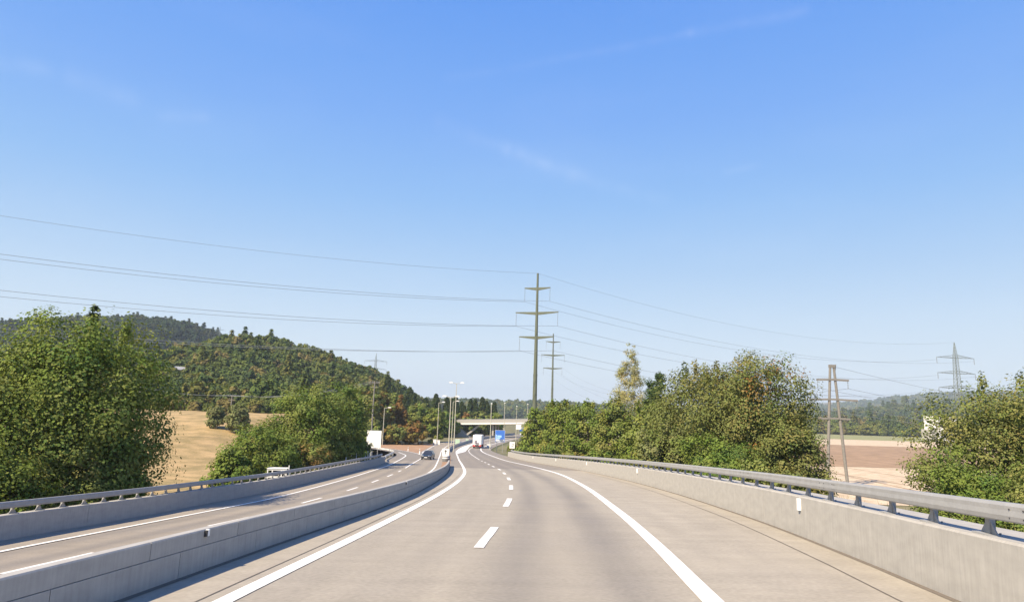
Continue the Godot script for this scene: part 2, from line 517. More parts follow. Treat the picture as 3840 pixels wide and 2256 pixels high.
func make_land() -> void:
	var xs := []
	var x := -4000.0
	while x < 4000:
		xs.append(x)
		var ax := absf(x)
		x += 5 if ax < 130 else (11 if ax < 420 else (25 if ax < 900 else (90 if ax < 2600 else 350)))
	var ds := []
	var d := -90.0
	while d < 5200:
		ds.append(d)
		d += 5 if d < 220 else (9 if d < 520 else (22 if d < 1100 else (70 if d < 3200 else 300)))
	var mb := MB.new()
	var nx := xs.size()
	for dd in ds:
		for xx in xs:
			var e := 2.0
			var y := land_y(xx, dd)
			var nn := Vector3(land_y(xx - e, dd) - land_y(xx + e, dd), 2 * e, land_y(xx, dd + e) - land_y(xx, dd - e)).normalized()
			mb.vert(p3(xx, y, dd), nn)
	for r in ds.size() - 1:
		for q in nx - 1:
			var k := r * nx + q
			mb.i.append_array(PackedInt32Array([k, k + nx, k + nx + 1, k, k + nx + 1, k + 1]))
	structure(obj("ground", mb, M.land), "dry green brown ground reaching to the horizon")

func field(called: String, label: String, m: Material, x0: float, x1: float, d0: float, d1: float, lift: float, cells := 12) -> void:
	var mb := MB.new()
	for r in cells + 1:
		for q in cells + 1:
			var dd := lerpf(d0, d1, r / float(cells))
			var xx := lerpf(x0, x1, q / float(cells))
			if r == 0 or r == cells:
				dd += 1.2 * sin(xx * 0.31) + 0.8 * sin(xx * 0.12)
			mb.vert(p3(xx, land_y(xx, dd) + lift, dd), Vector3.UP)
	for r in cells:
		for q in cells:
			var k := r * (cells + 1) + q
			mb.i.append_array(PackedInt32Array([k, k + cells + 1, k + cells + 2, k, k + cells + 2, k + 1]))
	structure(obj(called, mb, m), label)

func make_fields() -> void:
	field("stubble_field", "pale straw stubble field behind the timber power pole", M.stubble, 22, 420, 92, 168, 0.05)
	field("tilled_field", "brown tilled field between two pale stubble strips", M.tilled, 22, 620, 168, 335, 0.06)
	field("stubble_field", "far pale stubble strip beyond the brown field", M.stubble, 22, 800, 335, 455, 0.05)
	field("pasture", "green yellow pasture in front of the far wood", M.pasture, 20, 900, 455, 640, 0.06)
	# tractor tracks in the near stubble
	for k in 7:
		var pts := []
		for q in 9:
			pts.append(Vector2(58 + k * 8.0 + q * 0.8 * sin(k * 2.1), lerpf(94, 166, q / 8.0)))
		structure(obj("tractor_track", ribbon(pts, 0.4, land_y, 0.075), M.tilled), "brown tractor track pressed into the stubble field")
	# dry meadow rising to the wood on the other side
	var mb := MB.new()
	var n := 40
	for r in n + 1:
		for q in n + 1:
			var d := lerpf(58, 204, r / float(n))
			var xx := lerpf(-170, -31 - 12 * ss(120, 160, d), q / float(n))
			var e := 1.5
			var nn := Vector3(land_y(xx - e, d) - land_y(xx + e, d), 2 * e, land_y(xx, d + e) - land_y(xx, d - e)).normalized()
			mb.vert(p3(xx, land_y(xx, d) + 0.22 + 0.1 * sin(xx * 0.4 + d * 0.23), d), nn)
	for r in n:
		for q in n:
			var k := r * (n + 1) + q
			mb.i.append_array(PackedInt32Array([k, k + n + 1, k + n + 2, k, k + n + 2, k + 1]))
	structure(obj("meadow", mb, M.meadow), "golden dry meadow rising towards the wooded hill")
	# bare soil in the fork of the slip road
	var sb := MB.new()
	for r in 25:
		var d := lerpf(142, 214, r / 24.0)
		for q in 13:
			var xx := lerpf(-62 if d > 182 else ramp_x(d) + 1.5, cv(GORE, d) - 0.5, q / 12.0)
			sb.vert(p3(xx, far_y(xx, d) - 0.03, d), Vector3.UP)
	for r in 24:
		for q in 12:
			var k := r * 13 + q
			sb.i.append_array(PackedInt32Array([k, k + 13, k + 14, k, k + 14, k + 1]))
	structure(obj("bare_soil", sb, M.bare), "reddish bare soil in the fork between slip road and carriageway")

func ramp_x(d: float) -> float:
	for k in RAMP.size() - 1:
		if d <= RAMP[k + 1][0]:
			return lerpf(RAMP[k][1], RAMP[k + 1][1], (d - RAMP[k][0]) / float(RAMP[k + 1][0] - RAMP[k][0]))
	return RAMP[-1][1]

func make_banks() -> void:
	for side in 2:
		var mb := MB.new()
		var offs := [0.0, 0.8, 2.0, 4.0, 7.0, 11.0, 17.0]
		var rows := 0
		var d := -40.0
		var d_end := 300.0 if side == 0 else 160.0
		while d <= d_end:
			for k in offs.size():
				var o: float = offs[k]
				var x: float
				var y: float
				if side == 0:
					x = cv(RIGHT_WALL, d) + (1.15 if d < 152 else 0.2) + o
					y = road_y(x - o, d) + (0.4 if d < 148 else -0.02) - 0.5 * o
				else:
					x = cv(LEFT_WALL, d) - 0.5 - o
					y = far_y(x + o, d) + 0.2 - 0.5 * o
				if k > 0:
					y += 0.16 * sin(d * 0.9 + o * 2) + 0.1 * sin(d * 2.3 + o)
				mb.vert(p3(x, maxf(y, BASE - 0.4), d), Vector3(0.4 if side == 0 else -0.4, 0.9, 0).normalized())
			rows += 1
			d += 2.5
		var n := offs.size()
		for r in rows - 1:
			for q in n - 1:
				var k := r * n + q
				mb.i.append_array(PackedInt32Array([k, k + n, k + n + 1, k, k + n + 1, k + 1]))
		structure(obj("embankment", mb, M.bank), "grassy slope falling from the road to the fields" if side == 0 else "grassy slope falling from the lower carriageway to the meadow")
	var ms := strip(func(dd): return cv(FAR_RIGHT_LINE, dd) + 0.7, func(dd): return cv(MEDIAN_WALL, dd) - (0.2 if dd < 78 else 0.05), func(x, dd):
		var a := cv(FAR_RIGHT_LINE, dd) + 0.7
		var b := cv(MEDIAN_WALL, dd)
		return lerpf(far_y(x, dd), road_y(x, dd), clampf((x - a) / (b - a), 0, 1)) - 0.05 + 0.05 * sin(x * 5 + dd) * sin(dd * 0.7), -40, 330, 2.0, 5, [])
	structure(obj("median_strip", ms, M.bare), "dry earth strip between the two carriageways")

func markings(parent: Node) -> void:
	obj("edge_line", ribbon(line_pts(LEFT_LINE, -30, 176), 0.27, road_y, 0.012), M.paint, parent)
	obj("edge_line", ribbon(line_pts(RIGHT_LINE, -30, 320), 0.32, road_y, 0.012), M.paint, parent)
	obj("edge_line", ribbon(line_pts(LEFT_LINE, 218, 330, 3), 0.2, road_y, 0.012), M.paint, parent)
	for s in [[-7.0, -3.0], [4.2, 8.2], [14.96, 18.84], [25.5, 29.6], [36.1, 40.2], [46.8, 50.8], [57.3, 61.3], [67.9, 71.9], [78.5, 82.5], [89.0, 93.0], [99.6, 103.6], [110.2, 114.2]]:
		obj("lane_dash", ribbon(line_pts(DASH, s[0], s[1], 1.4), 0.22, road_y, 0.012), M.paint, parent)
	obj("guide_line", ribbon(line_pts(DASH, 121, 300, 2), 0.16, road_y, 0.012), M.paint, parent)
	# painted island where the carriageway is guided to the side
	var mb := strip(func(d): return cv(LEFT_LINE, d) + 0.0, func(d): return cv(LEFT_LINE, d) + 0.12 + 2.3 * ss(154, 176, d) * (1 - 0.55 * ss(185, 220, d)), func(x, d): return road_y(x, d) + 0.016, 156, 219, 3, 1, [])
	obj("painted_island", mb, M.paint, parent)
	obj("seam", ribbon(line_pts(RIGHT_WALL, -30, 66, 1.5, -0.92), 0.028, road_y, 0.008), M.seam, parent)
	obj("seam", ribbon(line_pts(LEFT_LINE, -30, 60, 1.5, -0.36), 0.022, road_y, 0.008), M.seam, parent)
	var jp := []
	for k in 13:
		jp.append(Vector2(lerpf(cv(MEDIAN_WALL, 73), cv(RIGHT_WALL, 73), k / 12.0), 73.0))
	obj("expansion_joint", ribbon(jp, 0.16, road_y, 0.01), M.seam, parent)
	obj("gutter_dirt", ribbon(line_pts(RIGHT_WALL, -30, 149, 1.5, -0.06), 0.13, road_y, 0.006), M.grit, parent)
	obj("gutter_dirt", ribbon(line_pts(MEDIAN_WALL, -30, 76, 1.5, 0.06), 0.12, road_y, 0.006), M.grit, parent)

func make_roads() -> void:
	var left := func(d): return cv(MEDIAN_WALL, d) - 0.04
	var right := func(d): return cv(RIGHT_WALL, d) + 0.05
	var r1 := structure(obj("motorway", strip(left, right, road_y, -40, 73, 1.5, 6, DASH), M.asphalt), "pale tan asphalt carriageway with tyre-worn outer lane")
	markings(r1)
	structure(obj("motorway", strip(left, right, road_y, 73, 340, 3, 6, DASH), M.asphalt_far), "darker grey asphalt beyond the expansion joint")
	var lb := func(d):
		return cv(LEFT_WALL, d) - 0.05 if d < 126 else lerpf(cv(LEFT_WALL, d), cv(GORE, d) - 0.6, ss(126, 150, d))
	var rb := func(d): return cv(FAR_RIGHT_LINE, d) + 0.8
	var r2 := structure(obj("motorway", strip(lb, rb, far_y, -40, 340, 2.5, 6, FAR_DASH), M.asphalt_left), "opposite carriageway lying lower behind the dividing wall")
	obj("edge_line", ribbon(line_pts(FAR_LEFT_LINE, -30, 155, 1.5), 0.22, far_y, 0.026), M.paint, r2)
	obj("edge_line", ribbon(line_pts(FAR_RIGHT_LINE, -30, 330, 2), 0.2, far_y, 0.012), M.paint, r2)
	obj("edge_line", ribbon(line_pts(GORE, 140, 330, 3), 0.22, far_y, 0.026), M.paint, r2)
	for s in [[-4.0, 0.0], [7.5, 11.5], [20.2, 24.2], [32.3, 36.5], [44.9, 49.0], [55.6, 59.2], [65.1, 68.4], [73.6, 77.2], [82.0, 84.5]]:
		obj("lane_dash", ribbon(line_pts(FAR_DASH, s[0], s[1], 1.4), 0.2, far_y, 0.012), M.paint, r2)
	obj("guide_line", ribbon(line_pts(FAR_DASH, 89.4, 140, 2), 0.2, far_y, 0.026), M.paint, r2)
	var pts := []
	for k in 41:
		var d := lerpf(112, 190, k / 40.0)
		pts.append(Vector2(ramp_x(d), d))
	for z in 3:
		for k in range(1, 40):
			pts[k] = (pts[k - 1] + pts[k] * 2 + pts[k + 1]) / 4.0
	var rr := structure(obj("slip_road", ribbon(pts, 5.6, far_y, 0.012), mat(lin(0.2, 0.18, 0.155), 0.9)), "curved slip road leaving towards the meadow")
	var ep := []
	for k in range(15, 41):
		var tg: Vector2 = (pts[mini(k + 1, 40)] - pts[k - 1]).normalized()
		ep.append(pts[k] + Vector2(tg.y, -tg.x) * 2.35)
	obj("edge_line", ribbon(ep, 0.22, far_y, 0.03), M.paint, rr)

# ------------------------------------------------------------------ walls and rails
func path_of(a: Array, d0: float, d1: float, hy: Callable, step := 1.5) -> Array:
	var pts := line_pts(a, d0, d1, step)
	var path := []
	var outs := []
	for k in pts.size():
		var d: float = pts[k].y
		var e := 0.5
		var tg := Vector2(cv(a, d + e) - cv(a, d - e), 2 * e).normalized()
		path.append(p3(pts[k].x, hy.call(pts[k].x, d), d))
		outs.append(Vector3(tg.y, 0, tg.x))   # to the right of the direction of travel
	return [path, outs]

func flip(a: Array) -> Array:
	var o := []
	for v in a: o.append(-v)
	return o

func wall(root: Node, a: Array, d0: float, d1: float, panel: float, hy: Callable, prof: Array, m: Material, called: String, left := false, gap := 0.02) -> void:
	var d := d0
	var s := 0.0
	while d < d1 - 0.2:
		var e := minf(d + panel, d1)
		var po := path_of(a, d, e - gap, hy)
		var mb := MB.new()
		mb.sweep(po[0], flip(po[1]) if left else po[1], prof, s)
		obj(called, mb, m, root)
		s += panel * 1.37
		d = e

func rail_post() -> ArrayMesh:
	var mb := MB.new()
	mb.box(Vector3(0, 0.012, 0.02), Vector3(0.44, 0.024, 0.26))
	mb.box(Vector3(0, 0.2, 0), Vector3(0.09, 0.4, 0.014))
	mb.box(Vector3(0.05, 0.2, 0.035), Vector3(0.012, 0.4, 0.08))
	mb.box(Vector3(-0.05, 0.2, 0.035), Vector3(0.012, 0.4, 0.08))
	for s in [-1, 1]:
		var a := Vector3(s * 0.056, 0.024, 0.01)
		var b := Vector3(s * 0.056, 0.2, 0.01)
		var c := Vector3(s * 0.21, 0.024, 0.01)
		var w := Vector3(0, 0, 0.016)
		mb.tri(a, b, c); mb.tri(a + w, c + w, b + w); mb.quad(b, b + w, c + w, c)
		mb.tube(Vector3(s * 0.11, 0.02, 0.1), Vector3(s * 0.11, 0.05, 0.1), 0.016, 0.016, 6)
	return mb.mesh(M.steel)

func guard_rail(a: Array, d0: float, d1: float, hy: Callable, base_h: float, left: bool, spacing: float, label: String, inset: float) -> void:
	var root := thing("guard_rail", label, "guard rail")
	var prof := [Vector2(inset, base_h + 0.27), Vector2(inset - 0.012, base_h + 0.33), Vector2(inset, base_h + 0.4), Vector2(inset, base_h + 0.46), Vector2(inset + 0.025, base_h + 0.5), Vector2(inset + 0.15, base_h + 0.5), Vector2(inset + 0.15, base_h + 0.25), Vector2(inset + 0.02, base_h + 0.25)]
	var bb := MB.new()
	var d := d0
	while d < d1 - 0.5:
		var e := minf(d + 7.6, d1)
		var po := path_of(a, d, e - 0.012, hy, 1.9)
		var mb := MB.new()
		mb.sweep(po[0], flip(po[1]) if left else po[1], prof)
		obj("rail_beam", mb, M.steel, root)
		# splice bolts
		if not left and d > 2 and d < 40:
			for k in [0.18, 0.3, 0.85, 1.15]:
				for hgt in [0.31, 0.42]:
					var q := path_of(a, d + k, d + k + 0.2, hy)
					var c: Vector3 = q[0][0] + q[1][0] * (inset - 0.014) + Vector3.UP * (base_h + hgt)
					bb.tube(c, c + q[1][0] * 0.02, 0.011, 0.011, 6)
		d = e
	if bb.v.size() > 0:
		obj("splice_bolts", bb, M.bolt, root).set_meta("kind", "stuff")
	var pm := rail_post()
	d = d0 + 0.4
	while d < d1:
		var po := path_of(a, d, d + 0.4, hy)
		var out: Vector3 = -po[1][0] if left else po[1][0]
		var along: Vector3 = Vector3.UP.cross(out)
		put("rail_post", pm, root, po[0][0] + out * (inset + 0.17) + Vector3.UP * base_h, Basis(along, Vector3.UP, out))
		d += spacing

func make_walls() -> void:
	# wall beside the hard shoulder, with a steel rail on top
	var rw := thing("concrete_wall", "sunlit pale concrete wall beside the hard shoulder", "wall")
	var prof := [Vector2(0, -0.3), Vector2(0, 0.99), Vector2(0.03, 1.02), Vector2(1.2, 1.0), Vector2(1.2, -0.3)]
	wall(rw, RIGHT_WALL, -30, 150, 12.9, road_y, prof, M.concrete, "wall_panel")
	guard_rail(RIGHT_WALL, -30, 146, road_y, 1.01, false, 1.65, "grey steel rail on the sunlit wall by the hard shoulder", 0.07)
	# dividing wall: a lower course and an upper course of panels, staggered joints
	var mw := thing("dividing_wall", "shaded grey concrete wall dividing the two carriageways", "wall")
	var low := [Vector2(0, -0.3), Vector2(0, 0.40), Vector2(0.2, 0.40), Vector2(0.2, -0.3)]
	var up := [Vector2(0.012, 0.408), Vector2(0.012, 0.645), Vector2(0.03, 0.665), Vector2(0.18, 0.665), Vector2(0.2, 0.645), Vector2(0.2, 0.408)]
	wall(mw, MEDIAN_WALL, -23.36, 78, 2.87, road_y, low, M.concrete_grey, "lower_panel", true, 0.016)
	wall(mw, MEDIAN_WALL, -24.2, 78, 2.87, road_y, up, M.concrete_cap, "upper_panel", true, 0.016)
	var fw := thing("dividing_wall", "far grey concrete wall between the carriageways before the overpass", "wall")
	wall(fw, MEDIAN_WALL, 166, 330, 8, road_y, [Vector2(0, -0.3), Vector2(0.05, 0.85), Vector2(0.25, 0.85), Vector2(0.3, -0.3)], M.concrete_grey, "wall_panel", true)
	# wall of the opposite carriageway
	var lw := thing("concrete_wall", "shaded concrete wall along the far side of the lower carriageway", "wall")
	wall(lw, LEFT_WALL, -30, 103, 12.3, far_y, [Vector2(0, -0.3), Vector2(0, 0.9), Vector2(0.03, 0.93), Vector2(0.5, 0.91), Vector2(0.5, -0.3)], M.concrete_grey, "wall_panel", true)
	guard_rail(LEFT_WALL, -30, 99, far_y, 0.92, true, 1.42, "shaded steel rail on the wall of the lower carriageway", 0.05)
	# low rail round the slip road
	var sr := thing("guard_rail", "low white rail curving round the slip road", "guard rail")
	var po := path_of(LEFT_WALL, 104, 161, far_y, 2.0)
	var mb := MB.new()
	mb.sweep(po[0], flip(po[1]), [Vector2(0, 0.42), Vector2(0, 0.72), Vector2(0.06, 0.72), Vector2(0.06, 0.42)])
	obj("rail_beam", mb, M.lamp, sr)
	for k in range(0, po[0].size(), 2):
		var pb := MB.new()
		pb.box(po[0][k] - po[1][k] * 0.1 + Vector3(0, 0.3, 0), Vector3(0.09, 0.8, 0.09))
		obj("rail_post", pb, M.steel, sr)

# ------------------------------------------------------------------ vegetation
var wild := FastNoiseLite.new()

# a crown of leaf sprays gathered in clumps; centre at the origin, radii r
func crown_mesh(seed_: int, r: Vector3, clumps: int, per: int, leaf: float, pal: Array, opt := {}) -> ArrayMesh:
	var g := RandomNumberGenerator.new()
	g.seed = seed_
	var off := Vector3(seed_ * 1.7, seed_ * 0.9, 3.0)
	var total := clumps * per
	var v := PackedVector3Array()
	var nn := PackedVector3Array()
	var c := PackedColorArray()
	var ids := PackedInt32Array()
	v.resize(total * 4); nn.resize(total * 4); c.resize(total * 4); ids.resize(total * 6)
	var rough: float = opt.get("rough", 0.35)
	var csize: float = opt.get("clump", 0.26)
	var cone: float = opt.get("cone", 0.0)
	var inner: float = opt.get("inner", 0.35)
	var shoots: int = opt.get("shoots", 0)
	var mean := (r.x + r.y + r.z) / 3.0
	var at := 0
	for k in clumps:
		var dir := Vector3(g.randfn(), g.randfn(), g.randfn()).normalized()
		if dir.y < -0.5:
			dir.y *= 0.5
			dir = dir.normalized()
		var rr := (1.0 + rough * wild.get_noise_3dv(dir * 60 + off * 10)) * lerpf(inner, 1.0, pow(g.randf(), 0.42))
		if cone <= 0:
			rr *= pow(pow(absf(dir.x), 2.7) + pow(absf(dir.y), 2.7) + pow(absf(dir.z), 2.7), -1.0 / 2.7)
		var shape := 1.0
		if cone > 0:
			shape = lerpf(1.0, clampf(0.98 - 0.5 * (dir.y * rr + 1.0), 0.04, 1.0) * 1.25, cone)
		var cen := Vector3(dir.x * r.x * shape, dir.y * r.y, dir.z * r.z * shape) * rr
		var cr := mean * csize * g.randf_range(0.65, 1.3) * (0.55 + 0.45 * shape)
		var stretch := Vector3(1, 0.8, 1)
		if k < shoots:
			cen = Vector3(g.randf_range(-0.55, 0.55) * r.x, r.y * g.randf_range(0.9, 1.06), g.randf_range(-0.55, 0.55) * r.z)
			stretch = Vector3(0.35, 0.85, 0.35)
		var ci := g.randi() % pal.size()
		var base: Color = pal[ci].lerp(pal[(ci + 1) % pal.size()], g.randf() * 0.5)
		for q in per:
			var d2 := Vector3(g.randfn(), g.randfn(), g.randfn()).normalized()
			var p := cen + d2 * stretch * cr * pow(g.randf(), 0.4)
			var nrm := (d2 * 0.85 + dir * 0.5 + Vector3(g.randf_range(-0.6, 0.6), g.randf_range(0.1, 0.8), g.randf_range(-0.6, 0.6))).normalized()
			var s1 := nrm.cross(Vector3(g.randf_range(-1, 1), g.randf_range(-1, 1), g.randf_range(-1, 1))).normalized()
			var s2 := nrm.cross(s1)
			var l := leaf * g.randf_range(0.55, 1.35)
			var w := l * g.randf_range(0.32, 0.5)
			var bend := nrm * l * g.randf_range(-0.25, 0.1)
			var o := at * 4
			v[o] = p - s1 * l * 0.5; v[o + 1] = p + s2 * w + bend * 0.3; v[o + 2] = p + s1 * l * 0.5 + bend; v[o + 3] = p - s2 * w + bend * 0.3
			var j := g.randf_range(0.84, 1.18)
			var cc := Color(base.r * j, base.g * j * g.randf_range(0.93, 1.07), base.b * j)
			for z in 4:
				nn[o + z] = nrm
				c[o + z] = cc
			var e := at * 6
			ids[e] = o; ids[e + 1] = o + 1; ids[e + 2] = o + 2; ids[e + 3] = o; ids[e + 4] = o + 2; ids[e + 5] = o + 3
			at += 1
	var a := []
	a.resize(Mesh.ARRAY_MAX)
	a[Mesh.ARRAY_VERTEX] = v; a[Mesh.ARRAY_NORMAL] = nn; a[Mesh.ARRAY_COLOR] = c; a[Mesh.ARRAY_INDEX] = ids
	var out := ArrayMesh.new()
	out.add_surface_from_arrays(Mesh.PRIMITIVE_TRIANGLES, a)
	out.surface_set_material(0, M.leaf)
	return out

# a conifer: whorls of drooping sprays; height 1 at r.y = half height
func fir_mesh(seed_: int, height: float, radius: float, whorls: int, per: int, leaf: float, pal: Array, m: Material) -> ArrayMesh:
	var g := RandomNumberGenerator.new()
	g.seed = seed_
	var mb := MB.new()
	for k in whorls:
		var t := (k + g.randf() * 0.8) / whorls
		var y := height * (0.08 + 0.92 * t)
		var reach := radius * (1.02 - t) * g.randf_range(0.7, 1.15) + 0.1
		var an0 := g.randf() * TAU
		for q in per:
			var an := an0 + TAU * q / per + g.randf_range(-0.3, 0.3)
			var dir := Vector3(cos(an), -0.28, sin(an))
			for z in 5:
				var f := (z + g.randf()) / 5.0
				var p := Vector3(0, y, 0) + dir * reach * f
				var s := dir.cross(Vector3.UP).normalized().rotated(dir.normalized(), g.randf_range(-0.8, 0.8))
				var l := leaf * g.randf_range(0.7, 1.3)
				mb.col = pal[g.randi() % pal.size()] * g.randf_range(0.75, 1.25)
				mb.col.a = 1
				var tip := p + dir.normalized() * l * 0.6 + s * l * g.randf_range(-0.3, 0.3) - Vector3(0, l * 0.25, 0)
				mb.quad(p - dir.normalized() * l * 0.3, p + s * l * 0.3, tip, p - s * l * 0.3)
	return mb.mesh(m)

func trunk_mesh(seed_: int, h: float, r0: float, spread: float, m: Material) -> ArrayMesh:
	var g := RandomNumberGenerator.new()
	g.seed = seed_ + 500
	var mb := MB.new()
	var p := Vector3(0, -0.5, 0)
	var tips := []
	var n := 6
	for k in n:
		var q := Vector3(g.randfn() * 0.12 * spread * 0.3, -0.5 + (h + 0.5) * (k + 1) / n, g.randfn() * 0.12 * spread * 0.3)
		var ra := lerpf(r0, r0 * 0.22, k / float(n))
		var rb := lerpf(r0, r0 * 0.22, (k + 1) / float(n))
		mb.tube(p, q, ra, rb, 9, false)
		if k >= 1:
			tips.append([q, rb])
		p = q
	for t in tips:
		for z in 3:
			var an := g.randf() * TAU
			var l := spread * g.randf_range(0.45, 0.85)
			var a: Vector3 = t[0]
			var b := a + Vector3(cos(an) * l * 0.5, l * 0.3, sin(an) * l * 0.5)
			var c := b + Vector3(cos(an + 0.3) * l * 0.5, l * 0.4, sin(an + 0.3) * l * 0.5)
			mb.tube(a, b, t[1] * 0.55, t[1] * 0.3, 6, false)
			mb.tube(b, c, t[1] * 0.3, t[1] * 0.1, 5, false)
			mb.tube(b, b + Vector3(cos(an - 0.8) * l * 0.4, l * 0.35, sin(an - 0.8) * l * 0.4), t[1] * 0.22, t[1] * 0.08, 5, false)
	return mb.mesh(m)

func tree(called: String, label: String, group: String, x: float, d: float, top: float, r: float, low: float, clumps: int, per: int, leaf: float, pal: Array, opt := {}) -> Node3D:
	var y := ground_y(x, d)
	var root := thing(called, label, opt.get("category", "tree"), p3(x, y, d), 0, group)
	var sd := int(absf(x * 13 + d * 7)) + 3
	var h := top - y
	var bottom := h * low
	if d < 130:
		per = int(per * 1.8)
		leaf *= 0.74
	var ry := (h - bottom) * 0.5
	put("trunk", trunk_mesh(sd, h * 0.72, clampf(h * 0.018, 0.06, 0.34), r, opt.get("bark", M.bark)), root)
	put("crown", crown_mesh(sd, Vector3(r, ry, r * opt.get("deep", 0.95)), clumps, per, leaf, pal, opt), root, Vector3(0, bottom + ry, 0))
	return root

const GREEN := [Color(0.111, 0.169, 0.036), Color(0.151, 0.211, 0.043), Color(0.200, 0.228, 0.056), Color(0.085, 0.144, 0.040)]
const OLIVE := [Color(0.167, 0.210, 0.057), Color(0.209, 0.232, 0.069), Color(0.133, 0.184, 0.051), Color(0.237, 0.225, 0.078)]
const OAK := [Color(0.155, 0.185, 0.061), Color(0.190, 0.196, 0.067), Color(0.127, 0.168, 0.054), Color(0.172, 0.190, 0.061), Color(0.144, 0.174, 0.056), Color(0.218, 0.196, 0.072)]
const LUSH := [Color(0.142, 0.196, 0.039), Color(0.189, 0.232, 0.051), Color(0.111, 0.167, 0.039), Color(0.237, 0.240, 0.063)]
const GOLD := [Color(0.200, 0.173, 0.046), Color(0.160, 0.163, 0.043), Color(0.260, 0.173, 0.065), Color(0.130, 0.147, 0.039)]
const DARK := [Color(0.042, 0.072, 0.026), Color(0.054, 0.090, 0.031), Color(0.066, 0.096, 0.034)]
const RUST := [Color(0.25, 0.135, 0.05), Color(0.2, 0.13, 0.045), Color(0.17, 0.13, 0.04)]
const PALE := [Color(0.34, 0.31, 0.13), Color(0.27, 0.27, 0.11), Color(0.4, 0.33, 0.15)]
const GREY_GREEN := [Color(0.161, 0.183, 0.076), Color(0.202, 0.211, 0.089), Color(0.134, 0.161, 0.063)]

func make_trees() -> void:
	wild.seed = 9
	wild.frequency = 0.02
	# beyond the lower carriageway
	var lg := "trees beyond the lower carriageway"
	tree("broadleaf_tree", "tallest broad green tree beside the golden meadow, dark spire above it", lg, -25.2, 39.5, 6.2, 4.4, 0.12, 430, 85, 0.22, GREEN + OLIVE.slice(0, 2), {"rough": 0.5, "shoots": 3})
	tree("broadleaf_tree", "yellow green tree crowding the tallest tree by the lower rail", lg, -27.2, 36, 4.3, 3.6, 0.1, 300, 80, 0.2, LUSH + OLIVE.slice(0, 2), {"rough": 0.5})
	tree("broadleaf_tree", "broad tree at the outer end of the row by the lower rail", lg, -31.5, 36, 4.6, 3.9, 0.1, 220, 75, 0.22, LUSH + GREEN.slice(0, 2), {"rough": 0.5})
	var sx := -27.3
	var spruce := thing("spruce_tree", "dark spruce whose tip rises above the tallest broad tree", "tree", p3(sx, ground_y(sx, 43), 43), 0, lg)
	put("trunk", trunk_mesh(8, 13, 0.2, 0.4, M.bark), spruce)
	put("crown", fir_mesh(8, 8.3 - ground_y(sx, 43), 1.8, 70, 9, 0.36, DARK + [Color(0.06, 0.085, 0.03)], M.leaf), spruce)
	for s in [[-23.0, 39.5, -0.6, 1.5, LUSH, "low leafy bush under the tallest tree at the lower rail"], [-23.6, 36.5, -0.5, 2.3, OLIVE, "yellowish bush behind the lower rail beside the leafy one"], [-24.6, 32.5, -0.3, 2.4, LUSH, "bright green bush behind the near stretch of the lower rail"], [-24.4, 28.5, -0.6, 2.0, GOLD, "golden green bush at the very end of the lower rail"], [-25.6, 45.5, -0.8, 1.5, GREEN, "dark bush at the foot of the tallest tree"]]:
		tree("bush", s[5], "bushes behind the lower rail", s[0], s[1], s[2], s[3], 0.05, 120, 75, 0.18, s[4], {"category": "bush", "rough": 0.45, "clump": 0.3})
	var mg := "thicket between meadow and lower carriageway"
	tree("broadleaf_tree", "tall round tree in the middle of the thicket by the meadow", mg, -24.6, 84, 4.1, 4.6, 0.12, 260, 70, 0.33, GREEN + OLIVE.slice(0, 2), {"rough": 0.4})
	tree("broadleaf_tree", "tall dark tree of the thicket next to the white sign", mg, -22.6, 92, 5.0, 3.3, 0.08, 180, 65, 0.34, GREEN, {"rough": 0.4})
	tree("broadleaf_tree", "wide leaning green tree of the thicket beside the meadow", mg, -25.2, 69, 0.0, 3.6, 0.04, 240, 70, 0.28, LUSH + GREEN.slice(0, 3), {"rough": 0.4})
	tree("bush", "small bush at the meadow end of the thicket", mg, -25.2, 63.5, -1.9, 2.1, 0.02, 110, 46, 0.32, GREEN + LUSH.slice(0, 2), {"category": "bush"})
	tree("bush", "golden orange bush behind the lower rail below the thicket", mg, -22.6, 76, -1.6, 2.5, 0.02, 110, 46, 0.32, GOLD + OLIVE, {"category": "bush"})
	tree("bush", "yellow green bush behind the small white cabin", mg, -24.6, 70, -2.6, 2.0, 0.02, 90, 46, 0.3, OLIVE + GOLD.slice(0, 2), {"category": "bush"})
	tree("broadleaf_tree", "green tree of the thicket above the wire fence", mg, -22.4, 86, -0.8, 2.6, 0.05, 120, 46, 0.36, LUSH + GREEN.slice(0, 2), {})
	tree("bush", "dark bush in front of the white sign posts", mg, -22.4, 101, -1.2, 2.0, 0.02, 100, 44, 0.36, DARK + GREEN.slice(0, 2), {"category": "bush"})
	tree("round_bush", "smaller round grey green bush alone on the meadow", "round bushes on the meadow", -65.0, 150, 1.5, 2.0, 0.02, 110, 40, 0.4, GREY_GREEN, {"category": "bush", "rough": 0.15, "clump": 0.3})
	tree("round_bush", "larger round grey green bush alone on the meadow", "round bushes on the meadow", -59.8, 149, 2.0, 2.3, 0.02, 120, 40, 0.42, GREY_GREEN, {"category": "bush", "rough": 0.15, "clump": 0.3})
	# beyond the hard shoulder
	var rg := "hedge of trees beyond the hard shoulder"
	tree("oak_tree", "broad oak turning yellow with leafy shoots on top", rg, 19.0, 63, 6.4, 5.6, 0.06, 430, 85, 0.25, OAK, {"rough": 0.3, "shoots": 5})
	tree("oak_tree", "tall rounded oak with orange tinted leaves beside the timber pole", rg, 21.7, 58.5, 7.3, 4.3, 0.04, 390, 85, 0.24, OAK + OAK + [Color(0.27, 0.13, 0.04)], {"rough": 0.3})
	tree("oak_tree", "lower oak at the foot of the tall rounded one, nearest the timber pole", rg, 22.7, 54.5, 2.4, 3.0, 0.02, 240, 75, 0.23, OAK + OLIVE.slice(0, 1), {"rough": 0.5})
